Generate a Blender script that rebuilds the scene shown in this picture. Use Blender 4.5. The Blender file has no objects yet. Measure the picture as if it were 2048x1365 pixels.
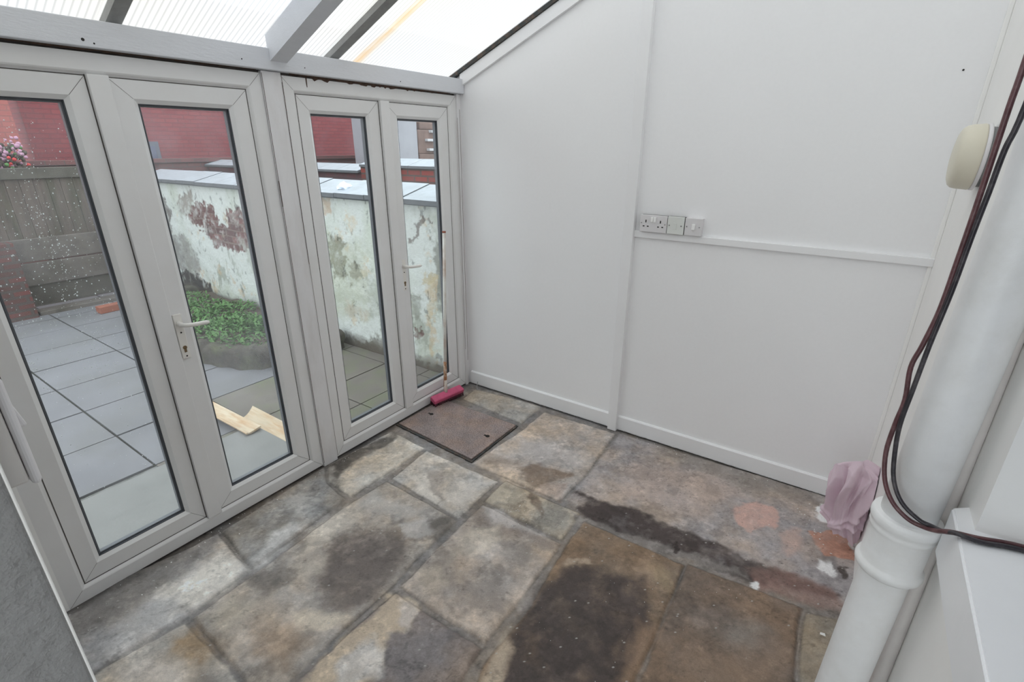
import bpy, bmesh, math, random
import numpy as np
from mathutils import Vector, Matrix

# ------------------------------------------------------------------ camera, sky, exposure
scene = bpy.context.scene
cam_data = bpy.data.cameras.new('camera')
cam = bpy.data.objects.new('camera', cam_data)
scene.collection.objects.link(cam)
cam_data.sensor_width = 36.0
cam_data.lens = 998.19 / 2048 * 36.0
cam_data.clip_start = 0.01
cam.matrix_world = Matrix((
    (0.82512343, -0.2072125, 0.52557997, 2.34307),
    (0.56495117, 0.30062161, -0.76841188, -2.81702),
    (0.00122385, 0.93096167, 0.36511487, 1.77978),
    (0, 0, 0, 1)))
scene.camera = cam

world = bpy.data.worlds.new('overcast_sky')
scene.world = world
world.use_nodes = True
wn = world.node_tree.nodes
wn['Background'].inputs['Color'].default_value = (0.93, 0.965, 1.0, 1)
wn['Background'].inputs['Strength'].default_value = 1.0

scene.view_settings.view_transform = 'Standard'
scene.view_settings.look = 'None'
scene.view_settings.gamma = 1.0
scene.view_settings.use_curve_mapping = False
scene.view_settings.exposure = 1.28
scene.cycles.max_bounces = 14
scene.cycles.diffuse_bounces = 8
scene.cycles.glossy_bounces = 4
scene.cycles.transmission_bounces = 8
scene.cycles.transparent_max_bounces = 24
scene.cycles.sample_clamp_indirect = 6.0

RND = random.Random(7)
COL = scene.collection
W = 2.645          # plane of the house wall
YE = -2.776        # plane of the near end wall
GND = -0.03        # yard level

# ------------------------------------------------------------------ measured outlines (metres)
SLABS = [
    ([(-0.073, -2.616), (-0.002, -2.328), (0.048, -2.031), (0.399, -2.069), (0.422, -2.345), (0.386, -2.632), (0.369, -2.816)], (150, 143, 138)),
    ([(0.049, -2.014), (0.009, -1.388), (0.157, -1.476), (0.358, -1.505), (0.4, -2.058)], (122, 116, 110)),
    ([(0.018, -1.37), (0.044, -0.888), (0.369, -0.909), (0.367, -1.479), (0.154, -1.461)], (160, 151, 140)),
    ([(0.443, -2.339), (0.439, -2.083), (0.407, -1.501), (0.422, -1.277), (0.964, -1.291), (0.974, -1.611), (0.998, -1.784), (0.996, -1.943), (0.998, -2.258), (1.01, -2.376), (0.859, -2.347), (0.671, -2.342)], (142, 131, 120)),
    ([(0.428, -1.245), (0.39, -0.922), (0.952, -0.913), (0.958, -1.277)], (152, 146, 140)),
    ([(0.394, -2.642), (0.416, -2.502), (0.442, -2.367), (0.674, -2.357), (0.863, -2.364), (1.04, -2.394), (1.035, -2.718), (0.477, -2.817)], (150, 140, 128)),
    ([(0.142, -0.261), (0.122, -0.083), (0.695, -0.023), (0.709, -0.305)], (142, 133, 122)),
    ([(0.752, -0.082), (1.3, -0.07), (1.334, -0.667), (1.323, -0.867), (0.952, -0.863), (0.716, -0.859), (0.758, -0.367)], (152, 140, 130)),
    ([(0.975, -0.886), (1.453, -0.892), (1.472, -1.107), (0.989, -1.101)], (136, 126, 112)),
    ([(0.997, -1.12), (1.481, -1.128), (1.493, -1.434), (1.492, -1.754), (1.02, -1.749)], (142, 130, 120)),
    ([(1.029, -1.781), (1.496, -1.774), (1.512, -1.94), (1.573, -2.233), (1.296, -2.483), (1.066, -2.338), (1.019, -2.25)], (108, 98, 94)),
    ([(1.496, -0.93), (2.009, -0.929), (2.019, -1.266), (2.015, -1.541), (2.033, -1.917), (1.673, -2.165), (1.535, -1.825), (1.546, -1.517), (1.5, -1.083)], (112, 92, 72)),
    ([(2.018, -0.913), (2.476, -0.876), (2.476, -1.108), (2.507, -1.495), (2.058, -1.9), (2.033, -1.529), (2.021, -1.229)], (102, 86, 73)),
    ([(2.492, -0.891), (2.626, -0.85), (2.566, -1.196), (2.54, -1.539), (2.52, -1.486), (2.492, -1.098)], (118, 108, 94)),
]
CONCRETE = [(1.322, -0.055), (2.656, 0.0), (2.669, -0.793), (2.463, -0.831), (2.222, -0.818), (1.821, -0.863), (1.475, -0.872), (1.349, -0.829), (1.345, -0.643)]
FLOOR_STAINS = [
    ([(-0.07, -2.614), (0.017, -2.315), (0.066, -2.047), (0.152, -2.095), (0.178, -2.321), (0.218, -2.502), (0.202, -2.644)], (98, 94, 92), 0.8, 0.05),
    ([(0.221, -2.339), (0.196, -2.094), (0.394, -2.073), (0.415, -2.288), (0.362, -2.37)], (195, 188, 178), 0.75, 0.05),
    ([(0.228, -2.523), (0.263, -2.356), (0.388, -2.372), (0.383, -2.544), (0.345, -2.595)], (155, 152, 150), 0.6, 0.04),
    ([(0.342, -2.056), (0.321, -1.921), (0.286, -1.778), (0.365, -1.789), (0.404, -1.921), (0.412, -2.044)], (165, 162, 160), 0.8, 0.03),
    ([(0.112, -1.737), (0.154, -1.584), (0.253, -1.592), (0.264, -1.749)], (150, 146, 142), 0.6, 0.03),
    ([(0.026, -1.376), (0.066, -0.873), (0.157, -0.915), (0.149, -1.31), (0.175, -1.436)], (70, 64, 58), 0.85, 0.02),
    ([(0.047, -1.409), (0.072, -1.392), (0.313, -1.475), (0.342, -1.531)], (105, 98, 90), 0.7, 0.02),
    ([(0.311, -1.37), (0.362, -0.941), (0.375, -1.242), (0.347, -1.452)], (175, 168, 158), 0.6, 0.03),
    ([(0.559, -1.729), (0.679, -1.552), (0.866, -1.546), (0.969, -1.679), (0.991, -1.788), (0.981, -1.928), (0.894, -1.996), (0.727, -1.96), (0.606, -1.82)], (84, 75, 71), 0.88, 0.05),
    ([(0.406, -1.76), (0.419, -1.527), (0.524, -1.548), (0.543, -1.687), (0.529, -1.873)], (168, 158, 145), 0.65, 0.04),
    ([(0.761, -2.079), (0.808, -2.018), (0.961, -1.987), (0.932, -2.061), (0.825, -2.099)], (180, 168, 150), 0.8, 0.025),
    ([(0.563, -1.922), (0.625, -1.807), (0.705, -1.893), (0.668, -1.969)], (165, 155, 142), 0.6, 0.03),
    ([(0.682, -2.225), (0.798, -2.104), (0.943, -2.136), (0.947, -2.263), (0.793, -2.288)], (128, 106, 84), 0.7, 0.05),
    ([(0.449, -2.07), (0.474, -1.965), (0.595, -1.969), (0.603, -2.092), (0.508, -2.126)], (92, 86, 82), 0.8, 0.03),
    ([(0.483, -2.32), (0.48, -2.176), (0.598, -2.156), (0.633, -2.298)], (165, 155, 138), 0.6, 0.03),
    ([(0.666, -1.473), (0.716, -1.416), (0.774, -1.456), (0.723, -1.509)], (88, 84, 82), 0.85, 0.012),
    ([(0.84, -1.398), (0.918, -1.277), (0.994, -1.365), (0.932, -1.461)], (88, 82, 76), 0.85, 0.02),
    ([(0.748, -1.483), (0.814, -1.371), (0.901, -1.462), (0.856, -1.553)], (158, 154, 152), 0.7, 0.02),
    ([(0.437, -1.39), (0.801, -1.358), (0.722, -1.457), (0.463, -1.497)], (150, 146, 142), 0.6, 0.03),
    ([(0.494, -1.16), (0.561, -1.085), (0.755, -1.171), (0.777, -1.256), (0.653, -1.241)], (178, 170, 160), 0.6, 0.02),
    ([(0.528, -1.049), (0.662, -1.045), (0.786, -1.226), (0.673, -1.175)], (132, 122, 114), 0.8, 0.012),
    ([(0.716, -1.064), (0.895, -0.969), (0.935, -1.196), (0.808, -1.211)], (172, 165, 158), 0.6, 0.03),
    ([(0.467, -2.424), (0.502, -2.348), (0.656, -2.357), (0.698, -2.422), (0.605, -2.44)], (142, 116, 82), 0.85, 0.03),
    ([(0.454, -2.601), (0.461, -2.491), (0.603, -2.465), (0.748, -2.496), (0.647, -2.625)], (185, 176, 168), 0.7, 0.04),
    ([(0.698, -2.422), (0.842, -2.389), (0.885, -2.462), (0.78, -2.494)], (100, 92, 86), 0.7, 0.04),
    ([(0.976, -0.759), (1.06, -0.641), (1.276, -0.635), (1.24, -0.748), (1.148, -0.865)], (104, 86, 70), 0.85, 0.02),
    ([(0.727, -0.723), (0.991, -0.701), (0.935, -0.829), (0.754, -0.833)], (120, 105, 92), 0.7, 0.03),
    ([(0.799, -0.466), (1.176, -0.415), (1.274, -0.537), (0.977, -0.679)], (152, 146, 144), 0.6, 0.04),
    ([(1.152, -0.846), (1.229, -0.756), (1.303, -0.716), (1.311, -0.855), (1.209, -0.859)], (140, 118, 106), 0.6, 0.015),
    ([(0.897, -0.826), (1.098, -0.813), (1.076, -0.883), (0.938, -0.884)], (170, 150, 128), 0.6, 0.02),
    ([(1.152, -0.898), (1.241, -0.913), (1.301, -1.037), (1.222, -0.999)], (92, 76, 62), 0.8, 0.012),
    ([(0.991, -0.957), (1.13, -0.914), (1.142, -1.03), (1.008, -1.073)], (160, 150, 132), 0.6, 0.02),
    ([(1.01, -1.121), (1.164, -1.109), (1.373, -1.13), (1.334, -1.185), (1.09, -1.204)], (160, 154, 152), 0.75, 0.02),
    ([(1.014, -1.211), (1.471, -1.131), (1.428, -1.199), (1.102, -1.282)], (112, 100, 92), 0.6, 0.025),
    ([(1.041, -1.325), (1.164, -1.197), (1.243, -1.267), (1.202, -1.411), (1.107, -1.513)], (172, 160, 144), 0.6, 0.03),
    ([(1.242, -1.307), (1.361, -1.226), (1.408, -1.342), (1.322, -1.418)], (112, 104, 98), 0.7, 0.02),
    ([(0.988, -1.52), (1.106, -1.477), (1.236, -1.562), (1.181, -1.664)], (105, 98, 92), 0.55, 0.03),
    ([(1.199, -1.62), (1.365, -1.44), (1.452, -1.599), (1.363, -1.717)], (115, 106, 100), 0.65, 0.04),
    ([(1.035, -1.667), (1.088, -1.561), (1.199, -1.62), (1.146, -1.72)], (165, 152, 136), 0.6, 0.03),
    ([(1.014, -1.795), (1.189, -1.779), (1.197, -1.831), (1.155, -1.939), (1.232, -2.033), (1.22, -2.192), (1.066, -2.338), (1.026, -2.151), (1.029, -1.917)], (168, 150, 126), 0.85, 0.02),
    ([(1.102, -2.099), (1.132, -1.981), (1.21, -2.001), (1.246, -2.058), (1.149, -2.2)], (165, 162, 160), 0.8, 0.02),
    ([(1.086, -1.806), (1.197, -1.788), (1.188, -1.877), (1.139, -1.87)], (160, 152, 148), 0.7, 0.015),
    ([(1.531, -1.392), (1.596, -1.213), (1.727, -1.175), (1.88, -1.12), (1.961, -1.25), (2.019, -1.398), (1.989, -1.624), (1.997, -1.878), (1.715, -2.072), (1.626, -1.841), (1.566, -1.657), (1.547, -1.519)], (54, 46, 45), 0.88, 0.04),
    ([(1.551, -1.226), (1.646, -1.161), (1.668, -1.181), (1.569, -1.259)], (150, 130, 108), 0.7, 0.01),
    ([(1.533, -1.792), (1.544, -1.678), (1.548, -1.63), (1.606, -1.776), (1.659, -1.931), (1.596, -1.974)], (158, 142, 122), 0.8, 0.03),
    ([(1.896, -1.007), (1.999, -1.006), (1.997, -1.104), (1.926, -1.089)], (135, 116, 86), 0.6, 0.03),
    ([(1.944, -1.318), (2.018, -1.294), (2.024, -1.524), (2.028, -1.716), (1.988, -1.666)], (132, 104, 78), 0.6, 0.03),
    ([(2.175, -1.363), (2.458, -1.096), (2.494, -1.504), (2.141, -1.746)], (122, 100, 80), 0.5, 0.06),
    ([(2.216, -1.159), (2.384, -1.07), (2.336, -1.205), (2.253, -1.237)], (125, 118, 110), 0.5, 0.05),
    ([(1.35, -0.757), (1.528, -0.741), (1.737, -0.706), (2.016, -0.705), (2.247, -0.723), (2.452, -0.728), (2.603, -0.735), (2.587, -0.776), (2.441, -0.8), (2.231, -0.863), (2.058, -0.86), (1.785, -0.903), (1.513, -0.891)], (56, 46, 44), 0.93, 0.018),
    ([(1.423, -0.884), (1.724, -0.876), (2.262, -0.808), (2.268, -0.838), (1.743, -0.924), (1.45, -0.935)], (112, 106, 102), 0.8, 0.012),
    ([(1.49, -0.296), (2.001, -0.125), (2.111, -0.265), (1.932, -0.581), (1.57, -0.637)], (160, 140, 128), 0.6, 0.08),
    ([(1.572, 0.102), (2.492, 0.048), (2.477, -0.065), (2.098, -0.197), (1.622, -0.141)], (112, 104, 96), 0.7, 0.05),
    ([(2.098, -0.383), (2.168, -0.296), (2.284, -0.255), (2.336, -0.326), (2.31, -0.436), (2.199, -0.529), (2.132, -0.489)], (172, 136, 124), 0.9, 0.01),
    ([(2.318, -0.489), (2.415, -0.381), (2.45, -0.516), (2.377, -0.605)], (165, 138, 126), 0.7, 0.02),
    ([(2.444, -0.386), (2.54, -0.32), (2.636, -0.331), (2.641, -0.474), (2.532, -0.506)], (160, 112, 90), 0.9, 0.008),
    ([(2.258, -0.786), (2.37, -0.71), (2.574, -0.702), (2.624, -0.809), (2.484, -0.847), (2.293, -0.863)], (112, 84, 76), 0.7, 0.02),
    ([(2.467, -0.149), (2.536, -0.082), (2.559, -0.222), (2.491, -0.251)], (225, 225, 226), 0.9, 0.01),
    ([(2.492, -0.562), (2.554, -0.541), (2.574, -0.617), (2.52, -0.614)], (215, 215, 215), 0.85, 0.01),
    ([(1.917, -0.844), (1.939, -0.821), (1.959, -0.839), (1.95, -0.871), (1.926, -0.869)], (40, 30, 28), 0.95, 0.004),
    ([(2.598, -0.55), (2.625, -0.527), (2.63, -0.605), (2.606, -0.612)], (60, 52, 48), 0.9, 0.006),
    ([(2.267, -0.855), (2.291, -0.831), (2.296, -0.861), (2.276, -0.881)], (200, 200, 200), 0.8, 0.008),
]
PEELED_PATCHES = [
    ([(-4.33, 1.029), (-3.937, 1.152), (-3.625, 1.149), (-3.613, 0.97), (-3.447, 0.956), (-3.359, 1.097), (-3.148, 1.2), (-2.99, 1.097), (-2.941, 0.734), (-3.278, 0.63), (-3.516, 0.699), (-3.798, 0.686), (-3.936, 0.846), (-4.238, 0.89)], (112, 62, 58), 0.95, 0.012),
    ([(-5.151, 1.28), (-4.831, 1.235), (-4.689, 1.004), (-4.878, 0.647), (-5.136, 0.686)], (112, 102, 98), 0.85, 0.012),
    ([(-4.445, 1.225), (-4.056, 1.273), (-4.115, 1.073), (-4.476, 0.989)], (140, 130, 118), 0.8, 0.012),
    ([(-4.914, 0.707), (-4.495, 0.747), (-4.251, 0.465), (-4.411, 0.059), (-4.688, 0.083), (-4.919, 0.383)], (135, 130, 124), 0.75, 0.012),
    ([(-5.79, 0.205), (-4.794, 0.281), (-4.24, 0.215), (-3.946, -0.007), (-3.887, -0.243), (-6.34, -0.722)], (62, 58, 54), 0.95, 0.02),
    ([(-1.614, 1.019), (-1.408, 0.994), (-1.463, 0.621), (-1.607, 0.624), (-1.663, 0.783)], (105, 98, 86), 0.85, 0.02),
    ([(-1.376, 0.796), (-1.223, 0.815), (-1.254, 0.629), (-1.378, 0.624)], (120, 112, 102), 0.8, 0.02),
    ([(-1.688, 1.012), (-1.112, 0.981), (-1.186, 0.285), (-1.751, 0.175)], (178, 182, 150), 0.45, 0.08),
    ([(-1.161, 0.665), (-0.823, 0.583), (-0.851, 0.35), (-1.186, 0.285)], (150, 155, 135), 0.5, 0.05),
    ([(-2.312, 0.065), (-1.581, 0.063), (-0.889, 0.031), (-0.234, 0.005), (-0.247, -0.211), (-2.405, -0.299)], (82, 76, 66), 0.9, 0.02),
    ([(-1.209, 0.132), (-0.815, 0.122), (-0.832, -0.029), (-1.237, -0.051)], (120, 118, 104), 0.7, 0.02),
    ([(-0.632, 0.348), (-0.531, 0.355), (-0.527, 0.27), (-0.618, 0.241)], (112, 76, 70), 0.95, 0.008),
    ([(-0.336, 1.063), (-0.222, 1.075), (-0.234, 0.471), (-0.358, 0.617)], (118, 118, 104), 0.7, 0.02),
    ([(-0.422, 0.773), (-0.346, 0.784), (-0.387, 0.082), (-0.457, 0.064)], (205, 178, 132), 0.7, 0.02),
    ([(-0.479, 0.815), (-0.316, 0.829), (-0.351, 0.722), (-0.461, 0.705)], (198, 178, 128), 0.7, 0.01),
    ([(-0.636, 1.092), (-0.416, 1.239), (-0.376, 1.212), (-0.607, 1.051)], (118, 108, 100), 0.8, 0.008),
    ([(-0.64, 0.613), (-0.491, 0.68), (-0.535, 0.5), (-0.651, 0.389)], (135, 138, 122), 0.7, 0.02),
    ([(-1.692, 1.323), (-1.551, 1.322), (-1.591, 1.199), (-1.707, 1.19)], (190, 160, 130), 0.7, 0.02),
    ([(-1.307, 1.177), (-1.208, 1.185), (-1.238, 1.119), (-1.319, 1.112)], (210, 196, 170), 0.8, 0.02),
    ([(-3.19, 0.87), (-2.941, 0.734), (-2.852, 0.418), (-3.123, 0.492)], (165, 168, 152), 0.6, 0.03),
    ([(-1.515, 0.42), (-1.171, 0.384), (-1.221, 0.278), (-1.544, 0.266)], (190, 170, 145), 0.5, 0.03),
]
CABLE_BROWN = [(2.504, -1.635, 1.906), (2.503, -1.635, 1.841), (2.503, -1.635, 1.774), (2.503, -1.635, 1.677), (2.502, -1.635, 1.59), (2.5, -1.635, 1.496), (2.492, -1.635, 1.423), (2.485, -1.635, 1.374), (2.492, -1.635, 1.304), (2.489, -1.635, 1.246), (2.489, -1.635, 1.179), (2.5, -1.647, 1.121), (2.521, -1.665, 1.085), (2.551, -1.678, 1.065), (2.578, -1.685, 1.062)]
CABLE_BLACK = [(2.521, -1.642, 1.847), (2.514, -1.642, 1.774), (2.512, -1.642, 1.707), (2.509, -1.642, 1.627), (2.507, -1.642, 1.537), (2.501, -1.642, 1.428), (2.498, -1.642, 1.331), (2.496, -1.642, 1.251), (2.503, -1.642, 1.182), (2.513, -1.654, 1.131), (2.534, -1.672, 1.095), (2.566, -1.686, 1.076), (2.586, -1.691, 1.074)]

# ------------------------------------------------------------------ helpers
def lin(c):
    return tuple(((v / 255.0) / 12.92 if v / 255.0 <= 0.04045 else ((v / 255.0 + 0.055) / 1.055) ** 2.4) for v in c[:3])

def node(nt, kind, **kw):
    n = nt.nodes.new(kind)
    for k, v in kw.items():
        if k == 'inp':
            for a, b in v.items():
                n.inputs[a].default_value = b
        else:
            setattr(n, k, v)
    return n

def mat(name, color, rough=0.6, mottling=0.06, scale=6.0, bump=0.0, bump_scale=40.0, metallic=0.0, spec=0.5, detail=6.0, tint=None, tint_scale=3.0, tint_amt=0.5, attr=None, fine=0.0, fine_scale=120.0, stretch=(1, 1, 1)):
    """Procedural painted / stone / plastic surface: base colour with mottling, optional second tint, optional colour attribute."""
    m = bpy.data.materials.new(name)
    m.use_nodes = True
    nt = m.node_tree
    p = nt.nodes['Principled BSDF']
    p.inputs['Roughness'].default_value = rough
    p.inputs['Metallic'].default_value = metallic
    p.inputs['Specular IOR Level'].default_value = spec
    tc = node(nt, 'ShaderNodeTexCoord')
    mp = node(nt, 'ShaderNodeMapping')
    mp.inputs['Scale'].default_value = stretch
    nt.links.new(tc.outputs['Object'], mp.inputs['Vector'])
    vec = mp.outputs[0]
    if attr:
        a = node(nt, 'ShaderNodeAttribute', attribute_name=attr)
        cur = a.outputs['Color']
    else:
        rgb = node(nt, 'ShaderNodeRGB')
        rgb.outputs[0].default_value = (*color, 1)
        cur = rgb.outputs[0]
    if tint is not None:
        nz = node(nt, 'ShaderNodeTexNoise', inp={'Scale': tint_scale, 'Detail': 7.0, 'Roughness': 0.65})
        nt.links.new(vec, nz.inputs['Vector'])
        rp = node(nt, 'ShaderNodeValToRGB')
        rp.color_ramp.elements[0].position = 0.45
        rp.color_ramp.elements[1].position = 0.68
        rp.color_ramp.elements[1].color = (tint_amt, tint_amt, tint_amt, 1)
        nt.links.new(nz.outputs['Fac'], rp.inputs[0])
        mx = node(nt, 'ShaderNodeMix', data_type='RGBA')
        nt.links.new(rp.outputs[0], mx.inputs[0])
        nt.links.new(cur, mx.inputs[6])
        mx.inputs[7].default_value = (*tint, 1)
        cur = mx.outputs[2]
    for amt, sc, det in ((mottling, scale, detail), (fine, fine_scale, 3.0)):
        if amt > 0:
            nz = node(nt, 'ShaderNodeTexNoise', inp={'Scale': sc, 'Detail': det, 'Roughness': 0.6})
            nt.links.new(vec, nz.inputs['Vector'])
            mr = node(nt, 'ShaderNodeMapRange', inp={'From Min': 0.25, 'From Max': 0.75, 'To Min': 1 - amt, 'To Max': 1 + amt})
            nt.links.new(nz.outputs['Fac'], mr.inputs[0])
            mu = node(nt, 'ShaderNodeVectorMath', operation='SCALE')
            nt.links.new(cur, mu.inputs[0])
            nt.links.new(mr.outputs[0], mu.inputs['Scale'])
            cur = mu.outputs[0]
    nt.links.new(cur, p.inputs['Base Color'])
    if bump > 0:
        nz = node(nt, 'ShaderNodeTexNoise', inp={'Scale': bump_scale, 'Detail': 5.0, 'Roughness': 0.6})
        nt.links.new(vec, nz.inputs['Vector'])
        b = node(nt, 'ShaderNodeBump', inp={'Strength': 1.0, 'Distance': bump})
        nt.links.new(nz.outputs['Fac'], b.inputs['Height'])
        nt.links.new(b.outputs[0], p.inputs['Normal'])
    return m

def brick_mat(name, plane, c1, c2, mortar, bw=0.225, bh=0.075, offset=(0, 0), stain=None, mottling=0.12, msize=0.008):
    m = bpy.data.materials.new(name)
    m.use_nodes = True
    nt = m.node_tree
    p = nt.nodes['Principled BSDF']
    p.inputs['Roughness'].default_value = 0.85
    tc = node(nt, 'ShaderNodeTexCoord')
    sp = node(nt, 'ShaderNodeSeparateXYZ')
    cb = node(nt, 'ShaderNodeCombineXYZ')
    nt.links.new(tc.outputs['Object'], sp.inputs[0])
    nt.links.new(sp.outputs['Y' if plane == 'x' else 'X'], cb.inputs[0])
    nt.links.new(sp.outputs['Z'], cb.inputs[1])
    br = node(nt, 'ShaderNodeTexBrick', inp={'Scale': 1.0, 'Mortar Size': msize, 'Brick Width': bw, 'Row Height': bh, 'Bias': 0.0})
    br.inputs['Color1'].default_value = (*c1, 1)
    br.inputs['Color2'].default_value = (*c2, 1)
    br.inputs['Mortar'].default_value = (*mortar, 1)
    nt.links.new(cb.outputs[0], br.inputs['Vector'])
    cur = br.outputs['Color']
    nz = node(nt, 'ShaderNodeTexNoise', inp={'Scale': 1.6, 'Detail': 8.0, 'Roughness': 0.65})
    nt.links.new(tc.outputs['Object'], nz.inputs['Vector'])
    if stain is not None:
        rp = node(nt, 'ShaderNodeValToRGB')
        rp.color_ramp.elements[0].position = 0.5
        rp.color_ramp.elements[1].position = 0.75
        rp.color_ramp.elements[1].color = (0.6, 0.6, 0.6, 1)
        nt.links.new(nz.outputs['Fac'], rp.inputs[0])
        mx = node(nt, 'ShaderNodeMix', data_type='RGBA')
        nt.links.new(rp.outputs[0], mx.inputs[0])
        nt.links.new(cur, mx.inputs[6])
        mx.inputs[7].default_value = (*stain, 1)
        cur = mx.outputs[2]
    nt.links.new(cur, p.inputs['Base Color'])
    b = node(nt, 'ShaderNodeBump', inp={'Strength': 0.6, 'Distance': 0.006})
    b.invert = True
    nt.links.new(br.outputs['Fac'], b.inputs['Height'])
    nt.links.new(b.outputs[0], p.inputs['Normal'])
    return m

def mesh_obj(name, verts, faces, m, parent=None, smooth=False, mats=None, fmat=None):
    me = bpy.data.meshes.new(name)
    me.from_pydata([tuple(v) for v in verts], [], faces)
    me.update()
    for mm in (mats or [m]):
        me.materials.append(mm)
    if fmat:
        me.polygons.foreach_set('material_index', fmat)
    if smooth:
        me.polygons.foreach_set('use_smooth', [True] * len(me.polygons))
    o = bpy.data.objects.new(name, me)
    COL.objects.link(o)
    if parent is not None:
        o.parent = parent
    return o

def bm_obj(name, bm, m, parent=None, smooth=False, mats=None):
    bmesh.ops.recalc_face_normals(bm, faces=bm.faces)
    me = bpy.data.meshes.new(name)
    bm.to_mesh(me)
    bm.free()
    for mm in (mats or [m]):
        me.materials.append(mm)
    if smooth:
        me.polygons.foreach_set('use_smooth', [True] * len(me.polygons))
    o = bpy.data.objects.new(name, me)
    COL.objects.link(o)
    if parent is not None:
        o.parent = parent
    return o

def add_box(bm, lo, hi, bevel=0.0, seg=2, rot=None, mi=0):
    lo, hi = Vector(lo), Vector(hi)
    c, s = (lo + hi) / 2, hi - lo
    mx = Matrix.Translation(c) @ (rot if rot is not None else Matrix.Identity(4)) @ Matrix.Diagonal((*s, 1))
    r = bmesh.ops.create_cube(bm, size=1.0, matrix=mx)
    fs = set()
    for v in r['verts']:
        fs.update(v.link_faces)
    if bevel > 0:
        es = set()
        for f in fs:
            es.update(f.edges)
        rb = bmesh.ops.bevel(bm, geom=list(es), offset=bevel, segments=seg, affect='EDGES', profile=0.5)
        fs = set(rb['faces']) | {f for f in fs if f.is_valid}
    for f in fs:
        if f.is_valid:
            f.material_index = mi

def box(name, lo, hi, m, parent=None, bevel=0.0, seg=2, rot=None, smooth=False):
    bm = bmesh.new()
    add_box(bm, lo, hi, bevel, seg, rot)
    return bm_obj(name, bm, m, parent, smooth)

def add_tube(bm, pts, radii, seg=16, cap=True, mi=0):
    """A tube swept along pts (parallel transported frame)."""
    pts = [Vector(p) for p in pts]
    if not isinstance(radii, (list, tuple)):
        radii = [radii] * len(pts)
    t0 = (pts[1] - pts[0]).normalized()
    ref = Vector((0, 0, 1)) if abs(t0.z) < 0.9 else Vector((1, 0, 0))
    n = t0.cross(ref).normalized()
    rings = []
    for i, p in enumerate(pts):
        a = pts[max(i - 1, 0)]
        b = pts[min(i + 1, len(pts) - 1)]
        t = (b - a).normalized() if (b - a).length > 1e-9 else t0
        n = (n - t * n.dot(t)).normalized()
        bb = t.cross(n)
        ring = [bm.verts.new(p + (n * math.cos(2 * math.pi * k / seg) + bb * math.sin(2 * math.pi * k / seg)) * radii[i]) for k in range(seg)]
        rings.append(ring)
    for r0, r1 in zip(rings, rings[1:]):
        for k in range(seg):
            f = bm.faces.new((r0[k], r0[(k + 1) % seg], r1[(k + 1) % seg], r1[k]))
            f.smooth = True
            f.material_index = mi
    if cap:
        for r in (rings[0], rings[-1]):
            f = bm.faces.new(r)
            f.material_index = mi

def tube(name, pts, r, m, parent=None, seg=16):
    bm = bmesh.new()
    add_tube(bm, pts, r, seg)
    return bm_obj(name, bm, m, parent)

def spline(pts, n=6):
    """Catmull-Rom resampling."""
    P = [Vector(p) for p in pts]
    P = [P[0] * 2 - P[1]] + P + [P[-1] * 2 - P[-2]]
    out = []
    for i in range(1, len(P) - 2):
        for k in range(n):
            t = k / n
            a, b, c, d = P[i - 1:i + 3]
            out.append(0.5 * ((2 * b) + (c - a) * t + (2 * a - 5 * b + 4 * c - d) * t * t + (3 * b - a - 3 * c + d) * t ** 3))
    out.append(P[-2])
    return out

def add_prism(bm, poly, axis, a, b, mi=0):
    """Extrude a 2D polygon along an axis. poly coords are the two remaining axes in order."""
    def mk(p, t):
        return {0: (t, p[0], p[1]), 1: (p[0], t, p[1]), 2: (p[0], p[1], t)}[axis]
    v0 = [bm.verts.new(mk(p, a)) for p in poly]
    v1 = [bm.verts.new(mk(p, b)) for p in poly]
    n = len(poly)
    fs = [bm.faces.new(v0), bm.faces.new(v1[::-1])]
    for i in range(n):
        fs.append(bm.faces.new((v0[i], v0[(i + 1) % n], v1[(i + 1) % n], v1[i])))
    for f in fs:
        f.material_index = mi

def prism(name, poly, axis, a, b, m, parent=None):
    bm = bmesh.new()
    add_prism(bm, poly, axis, a, b)
    return bm_obj(name, bm, m, parent)

def add_ring_frame(bm, y0, y1, z0, z1, prof, mi=0):
    """Mitred rectangular frame in a plane of constant x: prof = closed list of (inset, x)."""
    rings = []
    for d, x in prof:
        rings.append([bm.verts.new(v) for v in ((x, y0 + d, z0 + d), (x, y1 - d, z0 + d), (x, y1 - d, z1 - d), (x, y0 + d, z1 - d))])
    n = len(rings)
    for i in range(n):
        a, b = rings[i], rings[(i + 1) % n]
        for k in range(4):
            f = bm.faces.new((a[k], a[(k + 1) % 4], b[(k + 1) % 4], b[k]))
            f.material_index = mi

def empty(name, loc=(0, 0, 0)):
    o = bpy.data.objects.new(name, None)
    o.empty_display_size = 0.1
    o.location = loc
    COL.objects.link(o)
    return o

def keep(child, parent):
    """Parent without moving the child (empties sit unrotated at their location)."""
    child.parent = parent
    child.matrix_parent_inverse = Matrix.Translation(-Vector(parent.location))
    return child

def tag(o, label=None, cat=None, group=None, kind=None):
    if label: o['label'] = label
    if cat: o['category'] = cat
    if group: o['group'] = group
    if kind: o['kind'] = kind
    return o

def struct(o, label=None):
    o['kind'] = 'structure'
    if label: o['label'] = label
    return o

def thing(name, loc, label, cat, group=None):
    return tag(empty(name, loc), label, cat, group)

def adopt(root):
    """All direct children were built in world coordinates: keep them there."""
    for c in list(root.children):
        c.matrix_parent_inverse = Matrix.Translation(-Vector(root.location))

# numpy fractal noise
def _hash(ix, iy, seed):
    h = (ix.astype(np.int64) * 374761393 + iy.astype(np.int64) * 668265263 + seed * 1442695041) & 0xffffffff
    h = ((h ^ (h >> 13)) * 1274126177) & 0xffffffff
    return ((h ^ (h >> 16)) & 0xffff) / 65535.0

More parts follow.
